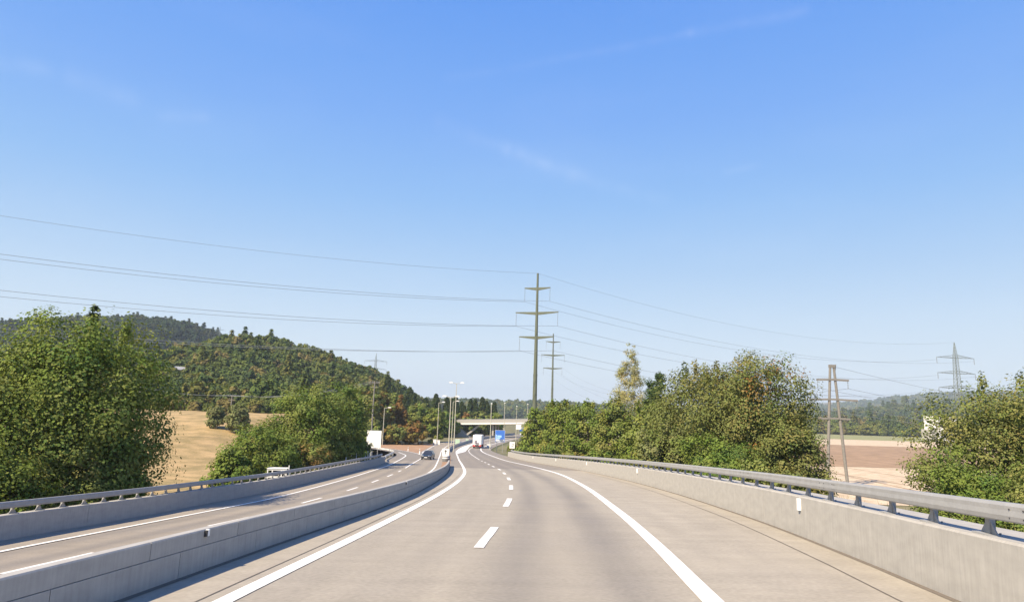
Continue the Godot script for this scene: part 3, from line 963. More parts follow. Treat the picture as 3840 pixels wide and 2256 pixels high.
	tree("broadleaf_tree", "dark green tree in front of the broad oak", rg, 16.6, 52, 0.7, 3.1, 0.06, 210, 75, 0.22, GREEN, {"rough": 0.4})
	tree("bush", "pale olive bush in front of the broad oak", rg, 14.6, 61, 1.5, 3.0, 0.02, 150, 50, 0.3, GREY_GREEN + OLIVE, {"category": "bush"})
	tree("bush", "yellow green bush close behind the rail below the birch", rg, 13.4, 66, -0.7, 2.5, 0.02, 120, 46, 0.3, LUSH + GOLD.slice(0, 2), {"category": "bush"})
	tree("bush", "dark leafy bush close behind the rail below the oaks", rg, 14.6, 46, -0.5, 1.9, 0.02, 110, 46, 0.26, GREEN + LUSH.slice(0, 1), {"category": "bush"})
	tree("bush", "olive bush close behind the rail beside the timber pole", rg, 16.6, 43, -0.4, 1.8, 0.02, 100, 46, 0.26, OLIVE + OAK, {"category": "bush"})
	tree("broadleaf_tree", "green tree under the birch", rg, 17.2, 83, 3.2, 3.4, 0.05, 170, 50, 0.38, LUSH + OLIVE.slice(0, 2), {"rough": 0.4, "shoots": 4})
	tree("broadleaf_tree", "yellow green tree next to the birch towards the tall pylon", rg, 15.0, 94, 4.0, 3.2, 0.05, 150, 50, 0.4, OLIVE + LUSH, {"rough": 0.4, "shoots": 4})
	tree("broadleaf_tree", "leafy green tree in the middle of the hedge by the pylons", rg, 12.6, 105, 3.6, 3.5, 0.05, 160, 50, 0.42, LUSH + GREEN.slice(0, 2), {"rough": 0.4, "shoots": 5})
	tree("broadleaf_tree", "bright green tree with upright twigs by the slender far pylon", rg, 9.2, 118, 3.9, 3.7, 0.05, 170, 50, 0.45, LUSH, {"rough": 0.4, "shoots": 6})
	tree("broadleaf_tree", "green tree at the foot of the tall tubular pylon", rg, 6.0, 133, 2.6, 3.1, 0.05, 130, 48, 0.48, LUSH + GREEN.slice(0, 2), {"rough": 0.4, "shoots": 3})
	tree("bush", "low bush at the far end of the shoulder wall", rg, 4.0, 146, -3.2, 1.9, 0.02, 80, 44, 0.45, OLIVE + GREEN.slice(0, 1), {"category": "bush"})
	tree("bush", "low green bush behind the rail in the middle of the hedge", rg, 11.9, 84, -2.4, 2.2, 0.02, 100, 44, 0.36, GREEN + LUSH.slice(0, 2), {"category": "bush"})
	tree("bush", "low yellowish bush behind the rail towards the tall pylon", rg, 9.6, 103, -3.4, 2.0, 0.02, 90, 44, 0.4, OLIVE + GOLD.slice(0, 1), {"category": "bush"})
	tree("birch_tree", "slender pale birch with thin yellowing leaves", rg, 22.4, 125, 15.6, 4.0, 0.33, 240, 30, 0.27, PALE + [Color(0.26, 0.28, 0.11), Color(0.36, 0.36, 0.17)], {"rough": 0.6, "cone": 0.6, "inner": 0.15, "clump": 0.17, "bark": M.birch_bark})
	tree("pine_tree", "dark blue green pine beside the birch", rg, 24.0, 108, 9.2, 2.9, 0.3, 130, 46, 0.45, DARK, {"rough": 0.6, "cone": 0.45, "clump": 0.24})
	tree("broadleaf_tree", "olive tree between pine and broad oak", rg, 21.6, 88, 3.8, 3.3, 0.05, 150, 48, 0.38, OLIVE + GREEN.slice(0, 1), {"rough": 0.4})
	tree("bush", "small bush on the verge beside the blue sign", rg, 1.6, 172, -5.4, 1.5, 0.02, 70, 40, 0.45, GOLD + OLIVE, {"category": "bush"})
	# group at the roadside nearer the camera
	var ng := "trees beside the near stretch of the rail"
	for s in [[26.7, 39, 4.6, 2.9, OAK, "olive oak at the field end of the near group"], [28.9, 37.5, 4.2, 3.1, OLIVE, "yellow green tree in front of the lattice tower"], [32.8, 42, 5.0, 2.8, LUSH, "tallest tree of the near group with a pointed top"], [30.6, 35, 3.4, 2.9, GREEN, "green tree at the outer end of the near group"], [35.5, 37, 4.2, 3.2, LUSH, "bushy tree behind the near group"]]:
		tree("broadleaf_tree", s[5], ng, s[0], s[1], s[2], s[3], 0.03, 230, 85, 0.185, s[4] + (OAK.slice(0, 2) if s[4] != OAK else OLIVE), {"rough": 0.45, "shoots": 2})
	for s in [[20.5, 30.5, 0.3, 1.9, GREEN, "dark bush under the olive oak of the near group"], [22.9, 28.5, 0.8, 2.1, OLIVE, "olive bush under the yellow green tree of the near group"], [24.6, 27, 0.9, 2.0, LUSH, "leafy bush at the outer end of the near group"], [24.0, 36, 0.9, 2.0, GREEN, "dark bush at the field edge of the near group"]]:
		tree("bush", s[5], ng, s[0], s[1], s[2], s[3], 0.03, 130, 75, 0.16, s[4] + OLIVE.slice(0, 1), {"category": "bush", "rough": 0.4})

	# beyond the slip road
	var kg := "trees beyond the slip road"
	for s in [["broadleaf_tree", -43, 203, 8.6, 4.6, OLIVE, 0.0, "olive tree beyond the slip road behind the timber pole"], ["broadleaf_tree", -38.4, 207, 7.4, 3.9, RUST + OLIVE, 0.3, "rust tinged tree beyond the slip road"], ["larch_tree", -34.4, 213, 6.2, 3.4, RUST, 0.85, "rust brown pointed tree beyond the slip road"], ["broadleaf_tree", -47, 214, 9.8, 4.6, OLIVE + RUST, 0.0, "tall olive brown tree beyond the slip road"], ["bush", -34.0, 204, -2.4, 3.6, GOLD + OLIVE, 0.0, "yellow green bush at the bare soil"], ["bush", -28.6, 206, -1.6, 3.8, GOLD + RUST, 0.0, "golden brown bush at the bare soil"], ["bush", -40.5, 200, -2.6, 3.4, OLIVE + GREEN, 0.0, "olive bush at the bare soil"], ["broadleaf_tree", -25.0, 224, 2.6, 3.6, LUSH, 0.0, "bright green tree behind the lamp posts"], ["broadleaf_tree", -30.0, 226, 4.6, 3.9, OLIVE + GREEN, 0.0, "dark olive tree behind the golden brown bush"], ["broadleaf_tree", -39.0, 222, 7.0, 4.2, GREEN + OLIVE, 0.2, "green tree behind the rust brown pointed tree"]]:
		tree(s[0], s[7], kg, s[1], s[2], s[3], s[4], 0.04, 100, 40, 0.7, s[5], {"cone": s[6], "category": "bush" if s[0] == "bush" else "tree"})
	# firs behind the overpass: one mesh, many individuals
	var fm := fir_mesh(77, 17.5, 4.6, 40, 11, 1.5, DARK + [Color(0.075, 0.09, 0.03)], M.leaf)
	var tm := trunk_mesh(78, 14, 0.25, 0.5, M.bark)
	var fx := [[-42.5, 300, 0.98], [-38.5, 312, 0.9], [-33.5, 305, 0.86], [-29.0, 312, 0.84], [-25.5, 322, 1.02], [-22.2, 316, 0.88], [-18.5, 325, 0.97], [-15.5, 318, 0.8], [-13.0, 330, 1.04], [-9.8, 322, 0.84], [-7.2, 336, 0.92], [-36, 330, 1.05], [-47, 318, 1.08], [-31, 335, 1.0], [-52, 300, 1.0], [-57, 312, 1.1], [-40, 285, 0.82], [-36.5, 294, 0.9], [-44.5, 290, 0.9], [-49, 286, 0.85], [-27.2, 300, 0.78], [-23.8, 308, 0.84], [-20.4, 310, 0.78], [-33.8, 318, 0.95], [-16.8, 335, 0.98], [-11.4, 340, 0.95], [-28, 328, 0.98]]
	g_fir(fm, tm, fx)
	for s in [[-35.5, 292, 3.0, 4.2, GREEN, "dark green tree by the abutment of the overpass"], [-29.5, 290, 2.2, 4.0, OLIVE, "olive tree by the abutment of the overpass"], [-24.5, 296, 0.8, 3.8, LUSH, "bright tree hugging the end of the overpass"], [-19.5, 303, 1.4, 3.6, OLIVE + RUST, "brownish tree seen above the overpass"], [-12, 306, 2.5, 3.8, OLIVE, "olive tree behind the overpass deck"], [-6, 312, 1.6, 3.8, GREEN, "green tree behind the overpass pier"], [-26.0, 276, 1.6, 4.0, GREEN, "dense green tree in front of the overpass end"], [-31.0, 272, 2.2, 4.2, OLIVE, "olive tree in front of the earth ramp"], [-36.5, 268, 3.0, 4.4, GREEN, "tall green tree in front of the earth ramp"], [-22.8, 281, -1.6, 2.6, LUSH, "low bright tree at the corner of the overpass"], [-15.5, 305, -3.4, 3.0, DARK, "dark bush under the overpass behind the strut"], [-11.0, 309, -3.6, 2.6, DARK, "dark bush under the overpass between strut and pier"], [12.6, 306, -3.0, 3.0, GREEN, "green bush under the far end of the overpass"], [17.5, 282, 0.2, 4.0, LUSH, "leafy tree hiding the far end of the overpass"]]:
		tree("broadleaf_tree", s[5], "trees round the overpass", s[0], s[1], s[2], s[3], 0.05, 90, 40, 0.85, s[4], {})

func g_fir(fm: Mesh, tm: Mesh, fx: Array) -> void:
	for k in fx.size():
		var s: Array = fx[k]
		var o := thing("fir_tree", "dark fir in the row behind the overpass", "tree", p3(s[0], land_y(s[0], s[1]), s[1]), k * 1.3, "firs behind the overpass")
		put("trunk", tm, o)
		put("crown", fm, o)
		o.scale = Vector3.ONE * s[2]

func wood(called: String, label: String, meshes: Array, spots: Array, tints: Array) -> void:
	# a wood that reads as one mass
	var root := Node3D.new()
	root.name = numbered(called)
	add_child(root)
	root.set_meta("kind", "stuff")
	root.set_meta("label", label)
	root.set_meta("category", "wood")
	for m in meshes.size():
		var mine := []
		for k in spots.size():
			if spots[k][4] == m:
				mine.append(spots[k])
		if mine.is_empty():
			continue
		var mm := MultiMesh.new()
		mm.transform_format = MultiMesh.TRANSFORM_3D
		mm.use_colors = true
		mm.mesh = meshes[m]
		mm.instance_count = mine.size()
		for k in mine.size():
			var s: Array = mine[k]
			var sc: float = s[3]
			mm.set_instance_transform(k, Transform3D(Basis(Vector3.UP, rng.randf() * TAU).scaled(Vector3(sc, sc * rng.randf_range(0.9, 1.12), sc)), s[0]))
			var t: Color = tints[rng.randi() % tints.size()]
			mm.set_instance_color(k, t * rng.randf_range(0.9, 1.1))
		var o := MultiMeshInstance3D.new()
		o.name = "tree_crowns"
		o.multimesh = mm
		o.set_meta("kind", "stuff")
		root.add_child(o, true)

func make_woods() -> void:
	rng.seed = 4
	var white := [Color(0.85, 0.85, 0.85), Color(1, 1, 1), Color(1.12, 1.1, 1.05)]
	var round_a := crown_mesh(201, Vector3(1, 1.0, 1), 46, 34, 0.3, white, {"rough": 0.45, "clump": 0.34})
	var round_b := crown_mesh(202, Vector3(1.05, 0.85, 1), 44, 34, 0.3, white, {"rough": 0.5, "clump": 0.34})
	var cone_c := fir_mesh(203, 3.4, 0.85, 13, 7, 0.42, white, M.leaf)
	var meshes := [round_a, round_b, cone_c]
	var tints := [Color(0.081, 0.125, 0.034), Color(0.101, 0.144, 0.039), Color(0.149, 0.175, 0.044), Color(0.176, 0.181, 0.047), Color(0.068, 0.106, 0.036), Color(0.121, 0.156, 0.042), Color(0.203, 0.175, 0.065), Color(0.101, 0.138, 0.044), Color(0.115, 0.150, 0.044), Color(0.135, 0.163, 0.044)]
	var spots := []
	# near hill
	var d := 212.0
	while d < 470:
		var x := -300.0
		while x < -52:
			var xx := x + rng.randf_range(-2.6, 2.6)
			var dd := d + rng.randf_range(-2.6, 2.6)
			var y := land_y(xx, dd)
			if y > -7.6 and xx > -0.78 * dd and not (dd > 280 and dd < 305 and absf(xx + 0.495 * dd) < 4.5) and not (xx > -64 and dd < 260):
				var s := rng.randf_range(3.1, 4.7)
				var kind := 2 if rng.randf() < 0.05 else rng.randi() % 2
				spots.append([p3(xx, y + (s * 0.75 if kind < 2 else 0.0), dd), 0, 0, s * (0.9 if kind == 2 else 1.0), kind])
			x += 5.6
		d += 5.6
	wood("hillside_wood", "mixed green wood covering the nearer hill above the meadow", meshes, spots, tints)
	spots = []
	# far hill
	d = 470.0
	while d < 900:
		var x := -830.0
		while x < -170:
			var xx := x + rng.randf_range(-4, 4)
			var dd := d + rng.randf_range(-4, 4)
			var y := land_y(xx, dd)
			if y > 8 and xx > -0.95 * dd:
				var s := rng.randf_range(3.8, 6.4)
				var kind := 2 if rng.randf() < 0.12 else rng.randi() % 2
				spots.append([p3(xx, y + (s * 0.75 if kind < 2 else 0.0), dd), 0, 0, s * (0.85 if kind == 2 else 1.0), kind])
			x += 8.5
		d += 8.5
	wood("hillside_wood", "dark green wood covering the higher hill behind", meshes, spots, [Color(0.05, 0.085, 0.035), Color(0.06, 0.095, 0.04), Color(0.07, 0.1, 0.042), Color(0.085, 0.1, 0.045), Color(0.045, 0.075, 0.035)])
	spots = []
	# wood edge across the fields
	for k in 900:
		var x := rng.randf_range(60, 620)
		var dd := rng.randf_range(640, 780)
		var s := rng.randf_range(4.0, 7.0)
		if x > -0.1 * dd:
			var kind := 2 if rng.randf() < 0.15 else rng.randi() % 2
			spots.append([p3(x, land_y(x, dd) + (s * 0.9 if kind < 2 else 0.0), dd), 0, 0, s, kind])
	wood("field_wood", "low green wood along the far edge of the fields", meshes, spots, [tints[2], tints[3], tints[5], tints[1], tints[6]])
	spots = []
	d = 950.0
	while d < 1400:
		var x := 440.0
		while x < 1500:
			var xx := x + rng.randf_range(-7, 7)
			var dd := d + rng.randf_range(-7, 7)
			var s := rng.randf_range(6.5, 10.0)
			var kind := 2 if rng.randf() < 0.1 else rng.randi() % 2
			spots.append([p3(xx, land_y(xx, dd) + (s * 0.8 if kind < 2 else 0.0), dd), 0, 0, s, kind])
			x += 15
		d += 15
	wood("hillside_wood", "hazy dark wood covering the low hill across the fields", meshes, spots, tints.slice(0, 6))
	spots = []
	d = 1160.0
	while d < 1620:
		var x := -300.0
		while x < 470:
			var xx := x + rng.randf_range(-7, 7)
			var dd := d + rng.randf_range(-7, 7)
			var s := rng.randf_range(7, 10.5)
			spots.append([p3(xx, land_y(xx, dd) + s * 0.6, dd), 0, 0, s, rng.randi() % 2])
			x += 15
		d += 15
	wood("hillside_wood", "blue green wooded rise seen through and above the overpass", meshes, spots, tints.slice(0, 5))
	spots = []
	for k in 5200:
		var dd := rng.randf_range(2150, 3150)
		var x := rng.randf_range(0.15, 1.0) * dd
		var s := rng.randf_range(12, 20)
		spots.append([p3(x, land_y(x, dd) + s * 0.5, dd), 0, 0, s, rng.randi() % 2])
	wood("hillside_wood", "blue hazy wood on the most distant ridge", meshes, spots, tints.slice(0, 5))
	# shrubs along the wood edge above the meadow
	spots = []
	for k in 150:
		var x := rng.randf_range(-150, -50)
		var dd := rng.randf_range(203, 216)
		var s := rng.randf_range(1.3, 2.8)
		spots.append([p3(x, land_y(x, dd) + s * 0.7, dd), 0, 0, s, rng.randi() % 2])
	wood("wood_edge", "shrubs at the wood edge above the meadow", meshes, spots, [tints[2], tints[3], tints[6], tints[5]])

func make_grass() -> void:
	rng.seed = 12
	var mb := MB.new()
	for k in 9:
		var an := rng.randf() * TAU
		var b := Vector3(rng.randf_range(-0.12, 0.12), 0, rng.randf_range(-0.12, 0.12))
		var tip := b + Vector3(cos(an) * 0.2, rng.randf_range(0.35, 0.75), sin(an) * 0.2)
		var w := Vector3(-sin(an), 0, cos(an)) * 0.018
		mb.tri(b - w, tip, b + w)
	var mesh := mb.mesh(M.grass)
	for side in 2:
		var n := 5200 if side == 0 else 3600
		var mm := MultiMesh.new()
		mm.transform_format = MultiMesh.TRANSFORM_3D
		mm.use_colors = true
		mm.mesh = mesh
		mm.instance_count = n
		for k in n:
			var d := rng.randf_range(2, 150) if side == 0 else rng.randf_range(14, 104)
			var o := pow(rng.randf(), 1.6) * 4.5 + 0.12
			var x := cv(RIGHT_WALL, d) + 1.22 + o if side == 0 else cv(LEFT_WALL, d) - 0.6 - o
			var y := (road_y(x - o, d) + 0.38 if side == 0 else far_y(x + o, d) + 0.15) - 0.5 * o
			var s := rng.randf_range(0.5, 1.2)
			mm.set_instance_transform(k, Transform3D(Basis(Vector3.UP, rng.randf() * TAU).scaled(Vector3(s * 1.4, s, s * 1.4)), p3(x, y, d)))
			mm.set_instance_color(k, [Color(0.17, 0.18, 0.045), Color(0.11, 0.14, 0.03), Color(0.26, 0.22, 0.09), Color(0.09, 0.12, 0.028)][rng.randi() % 4])
		var oo := MultiMeshInstance3D.new()
		oo.name = numbered("grass")
		oo.multimesh = mm
		add_child(oo)
		oo.set_meta("kind", "stuff")
		tag(oo, "tall dry grass behind the sunlit wall" if side == 0 else "tall grass behind the wall of the lower carriageway", "grass")

# ------------------------------------------------------------------ power lines
func cable(label: String, group: String, a: Vector3, b: Vector3, sag: float, r := 0.035) -> void:
	var mb := MB.new()
	var n := 20
	var prev := a
	for k in range(1, n + 1):
		var t := k / float(n)
		var q := a.lerp(b, t) - Vector3(0, sag * 4 * t * (1 - t), 0)
		mb.tube(prev, q, r * 0.95, r * 0.95, 5, false)
		prev = q
	tag(obj("overhead_cable", mb, M.cable), label, "cable", group)

const ARMS := [[41.9, 3.4], [35.6, 5.6], [29.4, 4.5]]

func tube_pylon(label: String, at: Vector3, turn: float, k := 1.0) -> Node3D:
	var o := thing("tubular_pylon", label, "pylon", at, turn)
	var sh := MB.new()
	sh.tube(Vector3(0, -0.5, 0), Vector3(0, 20, 0), 0.62, 0.5, 14)
	sh.tube(Vector3(0, 19.9, 0), Vector3(0, 20.3, 0), 0.54, 0.54, 14)
	sh.tube(Vector3(0, 20.2, 0), Vector3(0, 46, 0), 0.48, 0.24, 14)
	obj("shaft", sh, M.pylon, o)
	for a in ARMS:
		var arm := MB.new()
		for s in [-1, 1]:
			var p := Vector3(0, a[0], 0)
			var q := Vector3(s * a[1], a[0] + 0.3, 0)
			arm.box((p + q) * 0.5, Vector3(0.001, 0.001, 0.001))
			# tapered box arm
			for f in 4:
				var u0 := [Vector3(0, 0.38, 0.2), Vector3(0, 0.38, -0.2), Vector3(0, -0.38, -0.2), Vector3(0, -0.38, 0.2)][f] as Vector3
				var u1 := [Vector3(0, 0.38, 0.2), Vector3(0, 0.38, -0.2), Vector3(0, -0.38, -0.2), Vector3(0, -0.38, 0.2)][(f + 1) % 4] as Vector3
				arm.quad(p + u0, p + u1, q + u1 * 0.35, q + u0 * 0.35)
		obj("cross_arm", arm, M.pylon, o)
		for s in [-1, 1]:
			var ins := MB.new()
			var top := Vector3(s * a[1] * 0.97, a[0] + 0.2, 0)
			for z in 8:
				ins.tube(top - Vector3(0, 0.3 + z * 0.38, 0), top - Vector3(0, 0.5 + z * 0.38, 0), 0.1, 0.04, 8)
			ins.tube(top, top - Vector3(0, 3.4, 0), 0.025, 0.025, 5)
			obj("insulator", ins, M.insulator, o)
	o.scale = Vector3.ONE * k
	return o

func lattice_tower(label: String, at: Vector3, turn: float, k := 1.0) -> Node3D:
	var o := thing("lattice_tower", label, "pylon", at, turn)
	var H := 44.0
	var half := func(y): return lerpf(1.5, 0.6, clampf(y / 38.0, 0, 1)) if y < 38 else lerpf(0.6, 0.05, (y - 38) / 6.0)
	for sx in [-1, 1]:
		for sz in [-1, 1]:
			var leg := MB.new()
			leg.tube(Vector3(sx * 1.5, -0.5, sz * 1.5), Vector3(sx * 0.6, 38, sz * 0.6), 0.13, 0.1, 5)
			leg.tube(Vector3(sx * 0.6, 38, sz * 0.6), Vector3(sx * 0.05, H, sz * 0.05), 0.1, 0.08, 5)
			obj("leg", leg, M.lattice, o)
	var br := MB.new()
	var y := 0.5
	while y < 42:
		var st: float = maxf(1.1, half.call(y) * 1.7)
		var a: float = half.call(y)
		var b: float = half.call(minf(y + st, H - 0.3))
		for f in 4:
			var rot := Basis(Vector3.UP, f * PI / 2)
			br.tube(rot * Vector3(-a, y, a), rot * Vector3(b, y + st, b), 0.04, 0.04, 4, false)
			br.tube(rot * Vector3(a, y, a), rot * Vector3(-b, y + st, b), 0.04, 0.04, 4, false)
			br.tube(rot * Vector3(-a, y, a), rot * Vector3(a, y, a), 0.035, 0.035, 4, false)
		y += st
	obj("bracing", br, M.lattice, o)
	for arm_y in [38.0, 31.8, 26.0]:
		var arm := MB.new()
		var hw: float = half.call(arm_y)
		for s in [-1, 1]:
			var tip := Vector3(s * 8.5, arm_y - 0.2, 0)
			for z in [-1, 1]:
				arm.tube(Vector3(s * hw, arm_y - 0.3, z * hw), tip, 0.07, 0.05, 4, false)
				arm.tube(Vector3(s * hw, arm_y + 0.9, z * hw), tip, 0.07, 0.05, 4, false)
				for q in 5:
					var t0 := q / 5.0
					var t1 := (q + 1) / 5.0
					arm.tube(Vector3(s * hw, arm_y - 0.3, z * hw).lerp(tip, t0), Vector3(s * hw, arm_y + 0.9, z * hw).lerp(tip, t1), 0.04, 0.04, 4, false)
		obj("cross_arm", arm, M.lattice, o)
		for s in [-1, 1]:
			var ins := MB.new()
			ins.tube(Vector3(s * 8.4, arm_y - 0.2, 0), Vector3(s * 8.4, arm_y - 2.6, 0), 0.1, 0.1, 6)
			obj("insulator", ins, M.insulator, o)
	o.scale = Vector3.ONE * k
	return o

func make_power_lines() -> void:
	var turn_main := -0.3
	var pm := p3(6.4, BASE, 166)
	var main := tube_pylon("tall olive tubular pylon with three arms rising behind the hedge", pm, turn_main)
	var pl := p3(178, BASE, 264)
	var lat := lattice_tower("grey lattice tower behind the trees, cables on its three arms", pl, 0.15)
	var pw := p3(-158, BASE, 70)
	var west := tube_pylon("tubular pylon standing in the meadow away from the road", pw, turn_main)
	var g := "cables strung from the tall tubular pylon"
	cable("thin earth wire from the tip of the tall pylon to the lattice tower", g, main.transform * Vector3(0, 46, 0), lat.transform * Vector3(0, 44, 0), 6.5, 0.028)
	cable("thin earth wire from the tip of the tall pylon over the meadow", g, main.transform * Vector3(0, 46, 0), west.transform * Vector3(0, 46, 0), 4.8, 0.03)
	for k in 3:
		var nm: String = ["upper", "middle", "lower"][k]
		for s in [-1, 1]:
			var a: Vector3 = main.transform * Vector3(s * ARMS[k][1] * 0.97, ARMS[k][0] - 3.2, 0)
			var b: Vector3 = lat.transform * Vector3(s * 8.4, [36.8, 30.6, 24.8][k], 0)
			var c: Vector3 = west.transform * Vector3(s * ARMS[k][1] * 0.97, ARMS[k][0] - 3.2, 0)
			cable("cable from the %s arm of the tall pylon to the lattice tower" % nm, g, a, b, 6.0, 0.035)
			cable("cable from the %s arm of the tall pylon over the meadow" % nm, g, a, c, 4.6, 0.04)
	var far := tube_pylon("slender dark pylon behind the tall one, farther along the hedge", p3(25.8, BASE, 400), 0.0, 1.28)
	# timber A-frame in the stubble field
	var ap := p3(55.9, BASE, 115)
	var o := thing("timber_pole", "weathered timber A-frame power pole standing in the stubble field", "power pole", ap)
	for s in [-1, 1]:
		var mb := MB.new()
		mb.tube(Vector3(s * 1.75, -0.5, 0), Vector3(s * 0.3, 20.4, 0), 0.27, 0.2, 12)
		obj("pole_leg", mb, M.timber, o)
	for a in [[18.0, 2.7], [14.6, 4.1], [11.4, 2.6]]:
		var arm := MB.new()
		for s in [-1, 1]:
			arm.box(Vector3(s * a[1] * 0.5, a[0] - 0.06, 0.22), Vector3(a[1], 0.3, 0.16), Basis(Vector3.BACK, -s * 0.03))
			arm.box(Vector3(s * a[1] * 0.5, a[0] - 0.06, -0.22), Vector3(a[1], 0.3, 0.16), Basis(Vector3.BACK, -s * 0.03))
		obj("cross_arm", arm, M.timber, o)
		if a[0] < 12: continue
		for s in [-1, 1]:
			var ins := MB.new()
			for z in 5:
				ins.tube(Vector3(s * a[1] * 0.97, a[0] - 0.2 - z * 0.28, 0), Vector3(s * a[1] * 0.97, a[0] - 0.38 - z * 0.28, 0), 0.11, 0.05, 8)
			obj("insulator", ins, M.insulator, o)
	var cap := MB.new()
	cap.box(Vector3(0, 20.3, 0), Vector3(1.0, 0.5, 0.5))
	cap.tube(Vector3(0.5, 19.6, 0), Vector3(0.62, 20.6, 0), 0.13, 0.13, 8)
	obj("pole_cap", cap, M.timber, o)
	var ag := "cables of the timber power pole"
	var fare := p3(330, 6, 330)
	cable("cable from the cap of the timber pole across the fields", ag, ap + Vector3(0.4, 20.2, 0), fare + Vector3(0, 9, 0), 5.5, 0.03)
	for a in [[18.0, 2.7], [14.6, 4.1]]:
		for s in [-1, 1]:
			var q := ap + Vector3(s * a[1] * 0.97, a[0] - 1.5, 0)
			cable("cable from the %s arm of the timber pole across the fields" % ("upper" if a[0] > 16 else "middle"), ag, q, fare + Vector3(s * a[1], a[0] - 15, s * 2), 5, 0.03)
			cable("cable from the %s arm of the timber pole to the slender pylon" % ("upper" if a[0] > 16 else "middle"), ag, q, far.transform * Vector3(s * 3.2, a[0] + 13, 0), 9, 0.03)
	var ep := lattice_tower("small lattice tower far across the fields", p3(330, BASE, 330), 0.6, 0.55)
	ep.scale.y = 0.52
	# on the hills
	tube_pylon("pale pylon standing in the wood on the higher hill", p3(-317.5, land_y(-317.5, 640) , 640), 0.2, 0.62)
	lattice_tower("faint lattice tower beyond the shoulder of the nearer hill", p3(-182, land_y(-182, 900), 900), 0.3, 1.75)
	lattice_tower("faint lattice tower on the crest of the higher hill", p3(-362, land_y(-362, 820), 820), 0.3, 0.75)
	# distribution line along the wood
	for s in [[-31.9, 158.0, 8.6, "tall timber distribution pole rising behind the white sign"], [-81.8, 198.0, 4.9, "timber pole with a white lamp at the wood edge"], [-108.0, 196.0, 6.4, "timber pole at the wood edge behind the tallest tree"]]:
		var y := ground_y(s[0], s[1])
		var h: float = s[2] - y
		var dp := thing("distribution_pole", s[3], "power pole", p3(s[0], y, s[1]), 0, "poles along the wood")
		var mb := MB.new()
		mb.tube(Vector3(0, -0.5, 0), Vector3(0, h, 0), 0.19, 0.13, 9)
		obj("pole", mb, M.timber, dp)
		var arm := MB.new()
		arm.box(Vector3(0, h - 0.4, 0), Vector3(2.4, 0.16, 0.14))
		arm.box(Vector3(0, h - 1.5, 0), Vector3(1.8, 0.14, 0.12))
		obj("cross_arm", arm, M.timber, dp)
		for z in [-1.05, -0.5, 0.5, 1.05]:
			var ins := MB.new()
			ins.tube(Vector3(z, h - 0.32, 0), Vector3(z, h, 0), 0.07, 0.04, 7)
			obj("insulator", ins, M.insulator, dp)
	var y1 := 8.4
	for z in [-1.05, 0.0, 1.05]:
		cable("thin cable along the wood edge above the meadow", "cables along the wood", p3(-31.9 + z, y1, 158), p3(-81.8 + z, 4.7, 198), 1.6, 0.03)
		cable("thin cable at the wood edge behind the tallest tree", "cables along the wood", p3(-81.8 + z, 4.7, 198), p3(-108 + z, 6.2, 196), 0.8, 0.03)

# ------------------------------------------------------------------ overpass, lamps, signs, vehicles, small things
func make_overpass() -> void:
	var o := thing("overpass", "pale concrete overpass crossing the motorway before the firs", "bridge")
	var D := 288.0
	var sl := 0.04
	var b := Basis(Vector3.BACK, atan(sl))
	var cx := 8.0
	var mid := p3(cx, -1.9, D)
	var deck := MB.new()
	deck.box(mid + Vector3(0, 0, 0), Vector3(59.5, 0.9, 9.0), b)
	obj("deck", deck, M.concrete_grey, o)
	for s in [-1, 1]:
		var par := MB.new()
		par.box(mid + b * Vector3(0, 0.75, s * 4.62), Vector3(59.5, 1.75, 0.26), b)
		obj("parapet", par, M.concrete_cap, o)
		var fas := MB.new()
		fas.box(mid + b * Vector3(0, 0.0, s * 4.85), Vector3(59.5, 0.55, 0.3), b)
		obj("fascia", fas, M.render_white, o)
		var rl := MB.new()
		rl.box(mid + b * Vector3(0, 1.82, s * 4.62), Vector3(59.5, 0.08, 0.1), b)
		obj("hand_rail", rl, M.steel, o)
	for k in 3:
		var pier := MB.new()
		pier.box(p3(-6.4 + k * 1.15, -5.4, D + (k - 1) * 2.6), Vector3(0.75, 6.4, 0.9))
		obj("pier", pier, M.concrete, o)
	for z in [-2.6, 2.6]:
		var st := MB.new()
		var a := p3(-17.4, -7.5, D + z)
		var q := p3(-11.2, -2.6, D + z)
		st.box((a + q) * 0.5, Vector3(a.distance_to(q), 0.75, 0.8), Basis(Vector3.BACK, atan2(q.y - a.y, q.x - a.x)))
		obj("strut", st, M.concrete, o)
	for s in [-1, 1]:
		var ab := MB.new()
		var x0 := -21.6 if s < 0 else 14.5
		ab.box(p3(x0 - (1.2 if s < 0 else -1.2), -6, D), Vector3(2.4, 7.0, 10))
		obj("abutment", ab, M.concrete_grey, o)
		var slope := MB.new()
		var i0 := p3(x0, -4.2, D - 5)
		var i1 := p3(x0, -4.2, D + 5)
		var j0 := p3(x0 + (5.8 if s < 0 else -4.5), -8.42, D - 5)
		var j1 := p3(x0 + (5.8 if s < 0 else -4.5), -8.42, D + 5)
		slope.quad(i0, j0, j1, i1)
		slope.tri(i0, p3(x0, -8.42, D - 5), j0)
		slope.tri(i1, j1, p3(x0, -8.42, D + 5))
		obj("paved_slope", slope, M.concrete_grey, o)
	# road over the bridge runs on earth ramps
	for s in [-1, 1]:
		var mb := MB.new()
		var xa := -22.0 if s < 0 else 37.0
		var ya := -3.2 if s < 0 else -0.9
		var xb: float = xa + s * 70.0
		mb.tri(p3(xa, ya, D - 5), p3(xa, BASE - 0.2, D - 13), p3(xb, BASE - 0.2, D - 5))
		mb.tri(p3(xa, ya, D + 5), p3(xa, BASE - 0.2, D + 13), p3(xb, BASE - 0.2, D + 5))
		mb.quad(p3(xa, ya, D - 5), p3(xa, ya, D + 5), p3(xb, BASE - 0.2, D + 5), p3(xb, BASE - 0.2, D - 5))
		structure(obj("earth_ramp", mb, M.bank), "grassy earth ramp leading up to the overpass")

